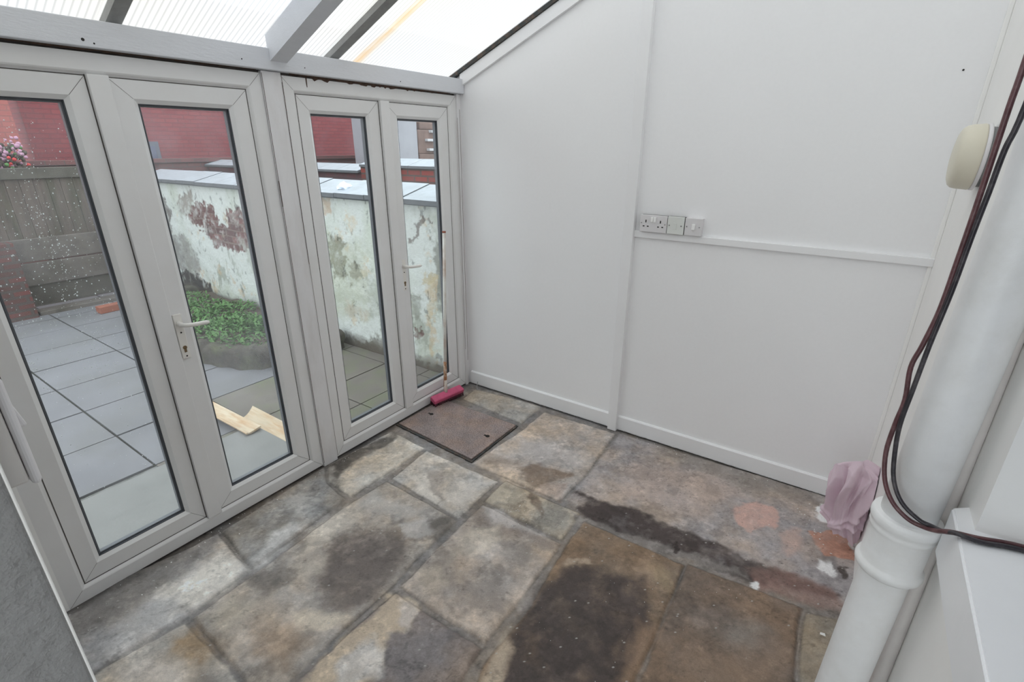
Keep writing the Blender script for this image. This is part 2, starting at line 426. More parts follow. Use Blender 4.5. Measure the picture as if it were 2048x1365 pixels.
def vnoise(x, y, seed=0):
    ix, iy = np.floor(x), np.floor(y)
    fx, fy = x - ix, y - iy
    fx, fy = fx * fx * (3 - 2 * fx), fy * fy * (3 - 2 * fy)
    a, b = _hash(ix, iy, seed), _hash(ix + 1, iy, seed)
    c, d = _hash(ix, iy + 1, seed), _hash(ix + 1, iy + 1, seed)
    return (a * (1 - fx) + b * fx) * (1 - fy) + (c * (1 - fx) + d * fx) * fy

def fbm(x, y, seed=0, octaves=5, gain=0.55):
    s, a, t = 0, 1.0, 0
    for i in range(octaves):
        s = s + a * vnoise(x * 2 ** i + 17.3 * i, y * 2 ** i - 9.1 * i, seed + i)
        t += a
        a *= gain
    return s / t - 0.5

def poly_sd(px, py, poly):
    """Signed distance (negative inside) to a polygon."""
    n = len(poly)
    d = np.full(px.shape, 1e9)
    inside = np.zeros(px.shape, bool)
    for i in range(n):
        ax, ay = poly[i]
        bx, by = poly[(i + 1) % n]
        ex, ey = bx - ax, by - ay
        wx, wy = px - ax, py - ay
        t = np.clip((wx * ex + wy * ey) / (ex * ex + ey * ey + 1e-12), 0, 1)
        d = np.minimum(d, (wx - ex * t) ** 2 + (wy - ey * t) ** 2)
        c = ((ay > py) != (by > py)) & (px < (bx - ax) * (py - ay) / (by - ay + 1e-15) + ax)
        inside ^= c
    d = np.sqrt(d)
    return np.where(inside, -d, d)

def grid_surface(name, us, vs, place, height, colour, m, parent=None):
    """Dense grid carrying a height field and a colour attribute. place(u,v,h)->xyz arrays."""
    nu, nv = len(us), len(vs)
    U, V = np.meshgrid(us, vs, indexing='ij')
    X, Y, Z = place(U, V, height)
    co = np.stack([X, Y, Z], -1).reshape(-1, 3)
    i = np.arange(nu - 1)[:, None] * nv + np.arange(nv - 1)[None, :]
    quads = np.stack([i, i + nv, i + nv + 1, i + 1], -1).reshape(-1, 4)
    me = bpy.data.meshes.new(name)
    me.vertices.add(len(co))
    me.vertices.foreach_set('co', co.ravel().astype(np.float32))
    me.loops.add(quads.size)
    me.loops.foreach_set('vertex_index', quads.ravel().astype(np.int32))
    me.polygons.add(len(quads))
    me.polygons.foreach_set('loop_start', (np.arange(len(quads)) * 4).astype(np.int32))
    me.polygons.foreach_set('use_smooth', np.ones(len(quads), bool))
    me.update(calc_edges=True)
    ca = me.color_attributes.new('Col', 'FLOAT_COLOR', 'POINT')
    rgba = np.concatenate([colour.reshape(-1, 3), np.ones((len(co), 1))], 1)
    ca.data.foreach_set('color', rgba.ravel().astype(np.float32))
    me.materials.append(m)
    o = bpy.data.objects.new(name, me)
    COL.objects.link(o)
    if parent is not None:
        o.parent = parent
    return o

def mute(c, k=0.22):
    a = np.array(lin(c))
    g = a @ np.array((0.2126, 0.7152, 0.0722))
    return a * (1 - k) + g * k

def paint(col, U, V, strokes, gain, warp=0.05, seed=50, rag=0.03, tx=1.1):
    wx = fbm(U * 9, V * 9, seed) * warp * 2
    wy = fbm(U * 9 + 40, V * 9 + 3, seed + 9) * warp * 2
    edge = fbm(U * 30, V * 30, seed + 21)
    tex = fbm(U * 14, V * 14, seed + 33, 6, 0.65)
    for poly, c, alpha, soft in strokes:
        sd = poly_sd(U + wx, V + wy, poly) + edge * rag
        k = np.clip(0.5 - sd / (2 * soft), 0, 1)
        k = k * k * (3 - 2 * k) * alpha * np.clip(1 + tex * tx, 0, 1.05)
        k = np.clip(k, 0, 1)[..., None]
        col[:] = col * (1 - k) + mute(c) * gain * k
    return col

# ------------------------------------------------------------------ materials
M = {}
M['wall'] = mat('white_wall_paint', (0.90, 0.90, 0.91), 0.55, 0.012, 1.5, 0.0006, 25, fine=0.01, fine_scale=60)
M['trim'] = mat('white_gloss_paint', (0.88, 0.88, 0.89), 0.4, 0.02, 6, 0.0005, 30, stretch=(1, 1, 1))
M['cream'] = mat('cream_wall_paint', (0.92, 0.915, 0.90), 0.6, 0.02, 5, 0.001, 30)
M['plaster'] = mat('rough_grey_plaster', (0.30, 0.30, 0.30), 0.75, 0.08, 9, 0.010, 30, fine=0.05)
M['beam'] = mat('painted_timber', (0.68, 0.695, 0.73), 0.55, 0.03, 8, 0.001, 40, stretch=(4, 0.6, 4))
M['upvc'] = mat('white_upvc', (0.80, 0.80, 0.80), 0.35, 0.02, 4, 0, tint=(0.72, 0.70, 0.66), tint_scale=3, tint_amt=0.25)
M['post'] = mat('grimy_white_timber', (0.78, 0.775, 0.785), 0.5, 0.03, 9, 0.001, 40, tint=(0.58, 0.55, 0.52), tint_scale=14, tint_amt=0.3, stretch=(1, 1, 0.25))
M['seam'] = mat('dark_seam', (0.09, 0.08, 0.075), 0.9, 0.3, 30)  # dark tone for gaps, joints and back boxes
M['mould'] = mat('brown_mould', (0.09, 0.055, 0.04), 0.95, 0.4, 40)
M['gasket'] = mat('dark_gasket', (0.055, 0.06, 0.07), 0.5, 0.1)
M['spacer'] = mat('grey_spacer', (0.13, 0.14, 0.155), 0.4, 0.1)
M['handle'] = mat('white_handle_paint', (0.82, 0.80, 0.76), 0.3, 0.03)
M['dark'] = mat('dark_hole', (0.02, 0.018, 0.016), 0.8, 0.1)
M['brass'] = mat('tarnished_brass', (0.28, 0.20, 0.12), 0.4, 0.2, 60, metallic=0.8)
M['rocker'] = mat('bright_rocker_plastic', (0.93, 0.93, 0.92), 0.25, 0.01)
M['plastic'] = mat('white_switch_plastic', (0.74, 0.725, 0.735), 0.3, 0.02)
M['spur'] = mat('pale_green_grey_plastic', (0.74, 0.76, 0.73), 0.3, 0.02)
M['box'] = mat('painted_switch_box', (0.72, 0.69, 0.66), 0.5, 0.05)
M['screw'] = mat('screw_metal', (0.35, 0.34, 0.34), 0.4, 0.1, metallic=0.7)
M['bar'] = mat('backlit_glazing_timber', (0.30, 0.30, 0.29), 0.7, 0.15, 20)  # dark grey carries the backlit shade of the bars
M['rubber'] = mat('dark_roof_seal', (0.05, 0.055, 0.055), 0.8, 0.3, 20, tint=(0.2, 0.12, 0.08), tint_scale=25, tint_amt=0.6)
M['pipe'] = mat('white_pipe_paint', (0.86, 0.865, 0.87), 0.38, 0.05, 7, 0.0012, 35, tint=(0.60, 0.57, 0.50), tint_scale=10, tint_amt=0.18)
M['thinpipe'] = mat('painted_thin_pipe', (0.80, 0.76, 0.74), 0.45, 0.06, 12, 0.001, 50)
M['sill'] = mat('white_sill_paint', (0.90, 0.91, 0.93), 0.35, 0.03, 4, 0.001, 14)
M['cable_brown'] = mat('brown_cable', (0.11, 0.045, 0.05), 0.35, 0.3, 30, tint=(0.22, 0.13, 0.13), tint_scale=50, tint_amt=0.6)
M['cable_black'] = mat('black_cable', (0.03, 0.026, 0.032), 0.35, 0.3, 30, tint=(0.22, 0.2, 0.2), tint_scale=30, tint_amt=0.25)
M['cloth'] = mat('pink_cotton', (0.72, 0.57, 0.645), 0.9, 0.06, 20, 0.0006, 400)
M['lamp'] = mat('aged_cream_plastic', (0.72, 0.68, 0.56), 0.4, 0.04, 10)
M['lampbase'] = mat('grey_lamp_base', (0.22, 0.22, 0.22), 0.7, 0.2, 30)
M['rustpaint'] = mat('rusting_white_paint', (0.76, 0.75, 0.70), 0.5, 0.05, 20, tint=(0.36, 0.15, 0.06), tint_scale=7, tint_amt=0.55, stretch=(1, 1, 1))
M['rust'] = mat('rust', (0.36, 0.17, 0.08), 0.8, 0.3, 30, tint=(0.68, 0.64, 0.56), tint_scale=24, tint_amt=0.9)
M['pink'] = mat('pink_red_plastic', (0.56, 0.09, 0.19), 0.45, 0.12, 30)
M['bristle'] = mat('dark_bristle', (0.10, 0.03, 0.045), 0.9, 0.3, 150)
M['floor'] = mat('worn_flagstone', (0.3, 0.3, 0.3), 0.62, 0.10, 26, 0.0022, 70, attr='Col', fine=0.13, fine_scale=170, spec=0.4)
M['peeled'] = mat('peeling_limewash', (0.3, 0.3, 0.3), 0.85, 0.05, 30, 0.006, 40, attr='Col', fine=0.08, fine_scale=120)
M['slate'] = mat('wet_grey_slate', (0.36, 0.40, 0.44), 0.4, 0.12, 8, 0.002, 40, tint=(0.2, 0.22, 0.22), tint_scale=12, tint_amt=0.4)
M['mortar'] = mat('old_mortar', (0.25, 0.235, 0.22), 0.9, 0.15, 30, 0.002, 80)
M['paver'] = mat('concrete_paver', (0.20, 0.20, 0.215), 0.6, 0.12, 3, 0.001, 60, tint=(0.17, 0.17, 0.165), tint_scale=1.6, tint_amt=0.6, fine=0.03, fine_scale=80)
M['pavejoint'] = mat('mossy_joint', (0.05, 0.048, 0.042), 0.95, 0.3, 40, tint=(0.06, 0.075, 0.03), tint_scale=4, tint_amt=0.5)
M['step'] = mat('pale_doorstep_concrete', (0.25, 0.25, 0.24), 0.8, 0.10, 4, 0.0015, 70, fine=0.08, fine_scale=150)
M['mossypaver'] = mat('mossy_brown_flag', (0.19, 0.17, 0.15), 0.75, 0.2, 6, 0.002, 60, tint=(0.13, 0.15, 0.08), tint_scale=3, tint_amt=0.9, fine=0.06, fine_scale=90)
M['gravel'] = mat('grey_grit', (0.20, 0.20, 0.195), 0.9, 0.35, 45, 0.004, 60, tint=(0.08, 0.085, 0.07), tint_scale=14, tint_amt=0.8)
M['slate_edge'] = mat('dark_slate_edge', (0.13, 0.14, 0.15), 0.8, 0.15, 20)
M['stonekerb'] = mat('mossy_stone', (0.07, 0.06, 0.05), 0.9, 0.4, 14, 0.012, 16, tint=(0.09, 0.10, 0.05), tint_scale=6, tint_amt=0.7)
M['soil'] = mat('dark_soil', (0.09, 0.07, 0.055), 0.95, 0.35, 30, 0.01, 30)
M['leaf'] = mat('fresh_green_leaf', (0.09, 0.21, 0.055), 0.6, 0.35, 9, tint=(0.13, 0.26, 0.08), tint_scale=20, tint_amt=0.7)
M['pine'] = mat('stripped_pine', (0.66, 0.55, 0.40), 0.6, 0.1, 10, tint=(0.50, 0.28, 0.12), tint_scale=3.2, tint_amt=0.8, stretch=(1, 6, 6))
M['fence'] = mat('weathered_fence_board', (0.125, 0.098, 0.082), 0.9, 0.35, 8, 0.004, 30, tint=(0.060, 0.062, 0.036), tint_scale=2.2, tint_amt=0.8, stretch=(4, 4, 0.5))
M['rail'] = mat('dark_fence_rail', (0.10, 0.09, 0.075), 0.9, 0.25, 8)
M['gravelboard'] = mat('stained_gravel_board', (0.16, 0.14, 0.125), 0.9, 0.3, 7, 0.003, 40, tint=(0.085, 0.075, 0.055), tint_scale=4, tint_amt=0.7)
M['brickred'] = mat('loose_red_brick', (0.34, 0.12, 0.075), 0.9, 0.2, 30, 0.002, 60)
M['render'] = mat('grey_render', (0.36, 0.36, 0.39), 0.9, 0.1, 3, 0.004, 12)
M['palestone'] = mat('pale_stone_band', (0.55, 0.55, 0.57), 0.8, 0.1, 8)
M['brownwall'] = mat('dark_brown_masonry', (0.20, 0.135, 0.115), 0.9, 0.25, 7, 0.01, 12)
M['winframe'] = mat('grey_window_frame', (0.14, 0.15, 0.19), 0.5, 0.1)
M['winglass'] = mat('dim_window_glass', (0.12, 0.13, 0.20), 0.1, 0.1)
M['pinkbloom'] = mat('pink_blossom', (0.55, 0.30, 0.42), 0.7, 0.2, 8)
M['redbloom'] = mat('red_blossom', (0.60, 0.05, 0.05), 0.7, 0.1)
M['scrap'] = mat('white_scrap', (0.72, 0.80, 0.92), 0.5, 0.05)
M['flake'] = mat('white_paint_flake', (0.85, 0.85, 0.83), 0.6, 0.03)
M['fbrick'] = brick_mat('far_red_brick', 'x', lin((146, 78, 80)), lin((136, 70, 74)), lin((122, 72, 76)), stain=lin((146, 98, 104)))
M['fbrick2'] = brick_mat('far_lit_brick', 'x', lin((172, 104, 98)), lin((165, 96, 92)), lin((150, 98, 94)))  # brighter light on this face put into the brick colour
M['nbrick'] = brick_mat('boundary_red_brick', 'y', lin((150, 62, 52)), lin((112, 60, 54)), lin((92, 74, 68)), msize=0.012)
M['shbrick'] = brick_mat('boundary_shaded_brick', 'y', lin((116, 70, 72)), lin((92, 62, 66)), lin((88, 72, 74)), msize=0.012)  # purple-brown has the wall's shade painted into the brick
M['lbrick'] = brick_mat('low_dark_brick', 'x', lin((120, 82, 80)), lin((104, 74, 74)), lin((96, 82, 80)))
M['ybrick'] = brick_mat('yard_red_brick', 'x', lin((116, 66, 62)), lin((80, 60, 56)), lin((84, 74, 70)), stain=lin((78, 70, 62)), msize=0.016)

def glass_mat(name, haze, haze_scale=2.0, tintc=(0.93, 0.96, 0.96)):
    m = bpy.data.materials.new(name)
    m.use_nodes = True
    nt = m.node_tree
    nt.nodes.remove(nt.nodes['Principled BSDF'])
    out = nt.nodes['Material Output']
    tr = node(nt, 'ShaderNodeBsdfTransparent')
    tr.inputs[0].default_value = (*tintc, 1)
    gl = node(nt, 'ShaderNodeBsdfGlossy')
    gl.inputs['Roughness'].default_value = 0.03
    fr = node(nt, 'ShaderNodeFresnel', inp={'IOR': 1.35})
    mx = node(nt, 'ShaderNodeMixShader')
    gm = node(nt, 'ShaderNodeNewGeometry')
    inv = node(nt, 'ShaderNodeMath', operation='SUBTRACT', inp={0: 1.0})
    nt.links.new(gm.outputs['Backfacing'], inv.inputs[1])
    fm = node(nt, 'ShaderNodeMath', operation='MULTIPLY')
    nt.links.new(fr.outputs[0], fm.inputs[0])
    nt.links.new(inv.outputs[0], fm.inputs[1])
    nt.links.new(fm.outputs[0], mx.inputs[0])
    nt.links.new(tr.outputs[0], mx.inputs[1])
    nt.links.new(gl.outputs[0], mx.inputs[2])
    df = node(nt, 'ShaderNodeBsdfDiffuse')
    df.inputs[0].default_value = (0.75, 0.77, 0.8, 1)
    tl = node(nt, 'ShaderNodeBsdfTranslucent')
    tl.inputs[0].default_value = (0.75, 0.77, 0.8, 1)
    a = node(nt, 'ShaderNodeAddShader')
    mh = node(nt, 'ShaderNodeMixShader')
    mh.inputs[0].default_value = 0.5
    nt.links.new(df.outputs[0], mh.inputs[1])
    nt.links.new(tl.outputs[0], mh.inputs[2])
    tc = node(nt, 'ShaderNodeTexCoord')
    nz = node(nt, 'ShaderNodeTexNoise', inp={'Scale': haze_scale, 'Detail': 4.0})
    nt.links.new(tc.outputs['Object'], nz.inputs['Vector'])
    mr = node(nt, 'ShaderNodeMapRange', inp={'From Min': 0.35, 'From Max': 0.75, 'To Min': haze * 0.25, 'To Max': haze})
    nt.links.new(nz.outputs['Fac'], mr.inputs[0])
    m2 = node(nt, 'ShaderNodeMixShader')
    nt.links.new(mr.outputs[0], m2.inputs[0])
    nt.links.new(mx.outputs[0], m2.inputs[1])
    nt.links.new(mh.outputs[0], m2.inputs[2])
    nt.links.new(m2.outputs[0], out.inputs['Surface'])
    return m

M['glass_clear'] = glass_mat('clean_pane', 0.03)
M['glass_misty'] = glass_mat('misted_pane', 0.15, 2.6)
M['glass_wet'] = glass_mat('rain_wetted_pane', 0.09, 5)
M['glass_right'] = glass_mat('slightly_smeared_pane', 0.08, 4)

# raindrops: thin bright lenses
def drop_mat():
    m = bpy.data.materials.new('raindrop')
    m.use_nodes = True
    nt = m.node_tree
    p = nt.nodes['Principled BSDF']
    p.inputs['Base Color'].default_value = (0.9, 0.92, 0.95, 1)
    p.inputs['Roughness'].default_value = 0.08
    p.inputs['Transmission Weight'].default_value = 0.1
    p.inputs['Base Color'].default_value = (1, 1, 1, 1)
    return m
M['drop'] = drop_mat()

# corrugated translucent roof sheet
def sheet_mat():
    m = bpy.data.materials.new('translucent_roof_sheet')
    m.use_nodes = True
    nt = m.node_tree
    nt.nodes.remove(nt.nodes['Principled BSDF'])
    out = nt.nodes['Material Output']
    tc = node(nt, 'ShaderNodeTexCoord')
    sp = node(nt, 'ShaderNodeSeparateXYZ')
    nt.links.new(tc.outputs['Object'], sp.inputs[0])
    # long rusty run-off streak down one sheet
    nz = node(nt, 'ShaderNodeTexNoise', inp={'Scale': 3.0, 'Detail': 6.0})
    mp = node(nt, 'ShaderNodeMapping')
    mp.inputs['Scale'].default_value = (1.2, 6, 1)
    nt.links.new(tc.outputs['Object'], mp.inputs['Vector'])
    nt.links.new(mp.outputs[0], nz.inputs['Vector'])
    ad = node(nt, 'ShaderNodeMath', operation='MULTIPLY_ADD', inp={1: 0.05, 2: 0.755})
    nt.links.new(nz.outputs['Fac'], ad.inputs[0])
    ad2 = node(nt, 'ShaderNodeMath', operation='ADD')
    nt.links.new(ad.outputs[0], ad2.inputs[0])
    nt.links.new(sp.outputs['Y'], ad2.inputs[1])
    ab = node(nt, 'ShaderNodeMath', operation='ABSOLUTE')
    nt.links.new(ad2.outputs[0], ab.inputs[0])
    mr = node(nt, 'ShaderNodeMapRange', inp={'From Min': 0.0, 'From Max': 0.045, 'To Min': 0.75, 'To Max': 0.0})
    mr.interpolation_type = 'SMOOTHSTEP'
    nt.links.new(ab.outputs[0], mr.inputs[0])
    mu = node(nt, 'ShaderNodeMath', operation='MULTIPLY')
    nt.links.new(mr.outputs[0], mu.inputs[0])
    mr2 = node(nt, 'ShaderNodeMapRange', inp={'From Min': 0.3, 'From Max': 0.6, 'To Min': 0.5, 'To Max': 1.0})
    nt.links.new(nz.outputs['Fac'], mr2.inputs[0])
    nt.links.new(mr2.outputs[0], mu.inputs[1])
    # broad grime
    nz2 = node(nt, 'ShaderNodeTexNoise', inp={'Scale': 1.3, 'Detail': 6.0})
    nt.links.new(tc.outputs['Object'], nz2.inputs['Vector'])
    rp = node(nt, 'ShaderNodeValToRGB')
    rp.color_ramp.elements[0].position = 0.35
    rp.color_ramp.elements[0].color = (0.655, 0.67, 0.68, 1)
    rp.color_ramp.elements[1].position = 0.7
    rp.color_ramp.elements[1].color = (0.66, 0.645, 0.58, 1)
    nt.links.new(nz2.outputs['Fac'], rp.inputs[0])
    # flute lines every 16 mm
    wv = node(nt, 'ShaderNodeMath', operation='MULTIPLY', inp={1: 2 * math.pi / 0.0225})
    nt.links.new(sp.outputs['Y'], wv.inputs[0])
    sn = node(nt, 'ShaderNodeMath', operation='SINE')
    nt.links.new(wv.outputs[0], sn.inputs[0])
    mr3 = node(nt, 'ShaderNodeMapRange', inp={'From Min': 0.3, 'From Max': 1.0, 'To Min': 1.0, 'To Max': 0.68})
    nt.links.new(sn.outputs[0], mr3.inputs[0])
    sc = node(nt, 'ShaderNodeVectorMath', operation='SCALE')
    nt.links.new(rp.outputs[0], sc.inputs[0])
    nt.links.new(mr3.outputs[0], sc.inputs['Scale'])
    mx = node(nt, 'ShaderNodeMix', data_type='RGBA')
    nt.links.new(mu.outputs[0], mx.inputs[0])
    nt.links.new(sc.outputs[0], mx.inputs[6])
    mx.inputs[7].default_value = (0.56, 0.37, 0.16, 1)
    tl = node(nt, 'ShaderNodeBsdfTranslucent')
    nt.links.new(mx.outputs[2], tl.inputs[0])
    tp = node(nt, 'ShaderNodeBsdfTransparent')
    nt.links.new(mx.outputs[2], tp.inputs[0])
    df = node(nt, 'ShaderNodeBsdfDiffuse')
    nt.links.new(mx.outputs[2], df.inputs[0])
    m1 = node(nt, 'ShaderNodeMixShader')
    m1.inputs[0].default_value = 0.10
    nt.links.new(tl.outputs[0], m1.inputs[1])
    nt.links.new(df.outputs[0], m1.inputs[2])
    m2 = node(nt, 'ShaderNodeMixShader')
    m2.inputs[0].default_value = 0.10
    nt.links.new(m1.outputs[0], m2.inputs[1])
    nt.links.new(tp.outputs[0], m2.inputs[2])
    nt.links.new(m2.outputs[0], out.inputs['Surface'])
    return m
M['sheet'] = sheet_mat()

# ------------------------------------------------------------------ room shell
def roof_z(x):
    return 2.215 + 0.434 * x
XR = 2.70
# back wall: two painted boards in a sloping-topped wall
struct(prism('wall_back', [(-0.06, -0.12), (XR, -0.12), (XR, roof_z(XR)), (-0.06, roof_z(-0.06))], 1, 0.0, 0.10, M['wall']))
# house wall with its window opening
bm = bmesh.new()
add_box(bm, (W, -1.70, -0.12), (W + 0.28, 0.10, 3.45))
add_box(bm, (W, -2.70, -0.12), (W + 0.28, -1.70, 1.0))
add_box(bm, (W, -2.70, 2.25), (W + 0.28, -1.70, 3.45))
add_box(bm, (W, -5.30, -0.12), (W + 0.28, -2.70, 3.45))
struct(bm_obj('wall_right', bm, M['cream']))
# near end wall beside the doorway where the view is taken from
bm = bmesh.new()
add_box(bm, (-0.06, YE - 0.32, -0.12), (1.865, YE, 2.15), 0.006, 3)  # unseen top kept low so fill daylight passes over
struct(bm_obj('wall_front', bm, M['plaster']))
struct(box('wall_left', (-0.06, YE, -0.12), (0.0, -2.60, 2.20), M['cream']))
struct(box('trim_12', (1.8640, YE - 0.0012, -0.01), (1.8655, YE + 0.0008, 2.15), M['cream'], bevel=0.001), 'pale painted arris on the near plaster wall')
# unseen lean-to rear: dwarf wall, plus glazing and glazed end added for fill daylight
struct(box('wall_left_rear', (-0.06, -5.2, -0.12), (0.0, YE - 0.32, 0.60), M['cream']))
struct(box('wall_rear', (-0.06, -5.3, -0.12), (W, -5.2, 0.30), M['cream']))
struct(box('floor_rear', (-0.06, -5.3, -0.10), (W, YE - 0.15, -0.012), M['mortar']))
t = struct(empty('rear_fill_window', (1.3, -5.25, 0.3)))
for k in range(5):
    xx = -0.06 + (W) * k / 4
    box('window_bar', (xx, -5.28, 0.30), (xx + 0.05, -5.22, roof_z(xx) - 0.05), M['upvc'], t)
box('glass_pane', (-0.05, -5.255, 0.30), (W, -5.245, 2.15), M['glass_clear'], t)
adopt(t)
t = struct(empty('side_fill_window', (-0.03, -4.1, 0.6)))
for k in range(4):
    yy = -5.2 + (2.1 - 0.05) * k / 3
    box('window_bar', (-0.06, yy, 0.60), (0.0, yy + 0.05, 2.10), M['upvc'], t)
box('glass_pane', (-0.035, -5.2, 0.60), (-0.025, YE - 0.32, 2.10), M['glass_clear'], t)
adopt(t)

# flagstone floor
CELL = 0.0055
us = np.arange(-0.06, 2.66, CELL)
vs = np.arange(-2.95, 0.012, CELL)
U, V = np.meshgrid(us, vs, indexing='ij')
GAIN = 1.75
wob = 0.012
Uw = U + fbm(U * 7, V * 7, 3) * wob * 1.5 + fbm(U * 30, V * 30, 4) * 0.008
Vw = V + fbm(U * 7, V * 7, 13) * wob * 1.5 + fbm(U * 30, V * 30, 14) * 0.008
col = np.ones(U.shape + (3,)) * mute((110, 103, 98)) * GAIN
hgt = np.full(U.shape, -0.009) + fbm(U * 20, V * 20, 77) * 0.004
near = np.full(U.shape, 9.0)
for k, (poly, c) in enumerate(SLABS):
    sd = poly_sd(Uw, Vw, poly)
    near = np.minimum(near, np.abs(sd))
    kk = np.clip(0.5 - sd / 0.012, 0, 1)[..., None]
    tone = mute(c) * GAIN
    col = col * (1 - kk) + tone * kk
    tilt = (vnoise(np.array([k * 3.7]), np.array([1.3]), 5)[0] - 0.5) * 0.004
    hs = tilt + fbm(U * 5 + k, V * 5, 31 + k) * 0.008 + fbm(U * 22, V * 22, 61) * 0.003
    k1 = np.clip(0.5 - (sd + 0.006) / 0.016, 0, 1)
    k1 = k1 * k1 * (3 - 2 * k1)
    hgt = hgt * (1 - k1) + hs * k1
sd = poly_sd(Uw, Vw, CONCRETE)
near = np.minimum(near, np.abs(sd) + 0.004)
kk = np.clip(0.5 - sd / 0.02, 0, 1)
tone = mute((138, 128, 123)) * GAIN
col = col * (1 - kk[..., None]) + tone * kk[..., None]
hgt = hgt * (1 - kk) + (0.001 + fbm(U * 6, V * 6, 91) * 0.008 + fbm(U * 60, V * 60, 95) * 0.003) * kk
# natural cloudy variation, broad and blotchy
big = fbm(U * 3.2, V * 3.2, 101, 6, 0.6)
med = fbm(U * 11, V * 11, 111, 6, 0.68)
fin = fbm(U * 60, V * 60, 121, 4, 0.75)
f = 1 + big * 0.40 + med * 0.65 + fin * 0.6
col = col * np.clip(f, 0.45, 1.7)[..., None]
warm = np.clip(fbm(U * 6 + 9, V * 6, 131) * 3, -0.6, 0.8)[..., None]
col = col * (1 + warm * np.array((0.10, 0.0, -0.13)))
col = paint(col, U, V, FLOOR_STAINS, GAIN, 0.045, 50)
# blotch texture over the stains too, dark creeping edge veins
vein = np.abs(fbm(U * 8, V * 8, 141, 6, 0.6))
kv = np.clip(1 - vein / 0.018, 0, 1) * np.clip(fbm(U * 3, V * 3, 151) * 4 + 0.2, 0, 1) * 0.35
col = col * (1 - kv[..., None])
patch = np.clip((fbm(U * 9, V * 9, 161, 6, 0.62) - 0.06) * 14, 0, 1)
col = col * (1 - patch[..., None] * 0.20)
lp = np.clip((fbm(U * 7.5, V * 7.5, 171, 6, 0.62) - 0.09) * 12, 0, 1)[..., None]
inc = kk[..., None]
col = col * (1 + lp * 0.28 * (1 - inc * 0.7))
# flaking laminae: thin light/dark contour edges like riven sandstone
lam = fbm(U * 5.5 + 3, V * 5.5, 301, 6, 0.6) * 9
fr_ = lam - np.floor(lam)
edge_l = np.clip(1 - np.abs(fr_ - 0.5) / 0.05, 0, 1) * np.clip(fbm(U * 4, V * 4, 311) * 5, 0, 1) * (1 - kk)
hgt = hgt + (np.floor(lam) % 2) * 0.0012 * (near > 0.01)
col = col * (1 - 0.30 * edge_l[..., None])
scu = np.clip((fbm(U * 24, V * 24, 321, 5, 0.75) - 0.10) * 9, 0, 1)[..., None]
col = col * (1 + 0.22 * scu)
dsp = np.clip((fbm(U * 30, V * 30, 331, 5, 0.75) - 0.17) * 14, 0, 1)[..., None]
col = col * (1 - 0.28 * dsp)
# dark line in the joints
jd = np.clip(1 - near / 0.0075, 0, 1) * np.clip(0.55 + fbm(U * 5, V * 5, 181) * 2.2, 0.1, 1)
col = col * (1 - 0.55 * jd[..., None])
# damp mould line along the door frame and dirty line along the skirting
mk = np.clip(1 - (U - 0.0) / (0.045 + 0.06 * np.clip(fbm(U * 6, V * 6, 191) + 0.3, 0, 1)), 0, 1)[..., None]
col = col * (1 - mk * 0.65)
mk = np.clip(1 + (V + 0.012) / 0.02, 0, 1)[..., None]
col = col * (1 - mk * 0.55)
# grit specks
sp1 = _hash(np.round(U / CELL), np.round(V / CELL), 7)
col = np.where((sp1 < 0.0016)[..., None], np.array((0.5, 0.48, 0.45)), col)
col = np.where(((sp1 > 0.994) & (kk > 0.5))[..., None], col * 0.5, col)
hgt = np.where(sp1 < 0.002, hgt + 0.002, hgt)
# recess for the manhole cover
rec = poly_sd(U, V, [(0.016, -0.812), (0.708, -0.858), (0.705, -0.352), (0.026, -0.357)])
hgt = np.where(rec < 0, -0.03, hgt)
col = np.where((rec < 0)[..., None], np.array((0.03, 0.022, 0.02)), col)
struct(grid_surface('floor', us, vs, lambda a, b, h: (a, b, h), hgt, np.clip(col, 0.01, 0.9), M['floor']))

# ------------------------------------------------------------------ wall trims
struct(box('trim_1', (1.222, -0.040, -0.004), (1.283, 0.0, roof_z(1.22) - 0.02), M['trim'], bevel=0.003))      # vertical batten
struct(box('trim_2', (1.283, -0.020, 1.288), (W, 0.0, 1.325), M['trim'], bevel=0.003))                      # horizontal rail
def skirting(name, x0, x1):
    return prism(name, [(-0.016, 0.004), (0.0, 0.004), (0.0, 0.104), (-0.008, 0.104), (-0.016, 0.097)], 0, x0, x1, M['trim'])
struct(skirting('baseboard_back', 0.03, 1.222))
struct(skirting('baseboard_back_right', 1.283, W))
# bead in the corner against the house wall
struct(box('trim_3', (W - 0.016, -0.014, 0.105), (W, 0.0, roof_z(W) - 0.02), M['cream'], bevel=0.004))
# strip filling the gap between frame and back wall
struct(box('trim_4', (-0.05, -0.050, -0.01), (0.012, -0.028, 2.09), M['post'], bevel=0.002))
struct(box('trim_5', (-0.05, -0.026, -0.01), (0.003, 0.0, 2.09), M['post'], bevel=0.002))
# post between the two door sets
bm = bmesh.new()
add_box(bm, (-0.06, -1.384, -0.01), (0.010, -1.289, 2.09), 0.003)
struct(bm_obj('trim_6', bm, M['post']))

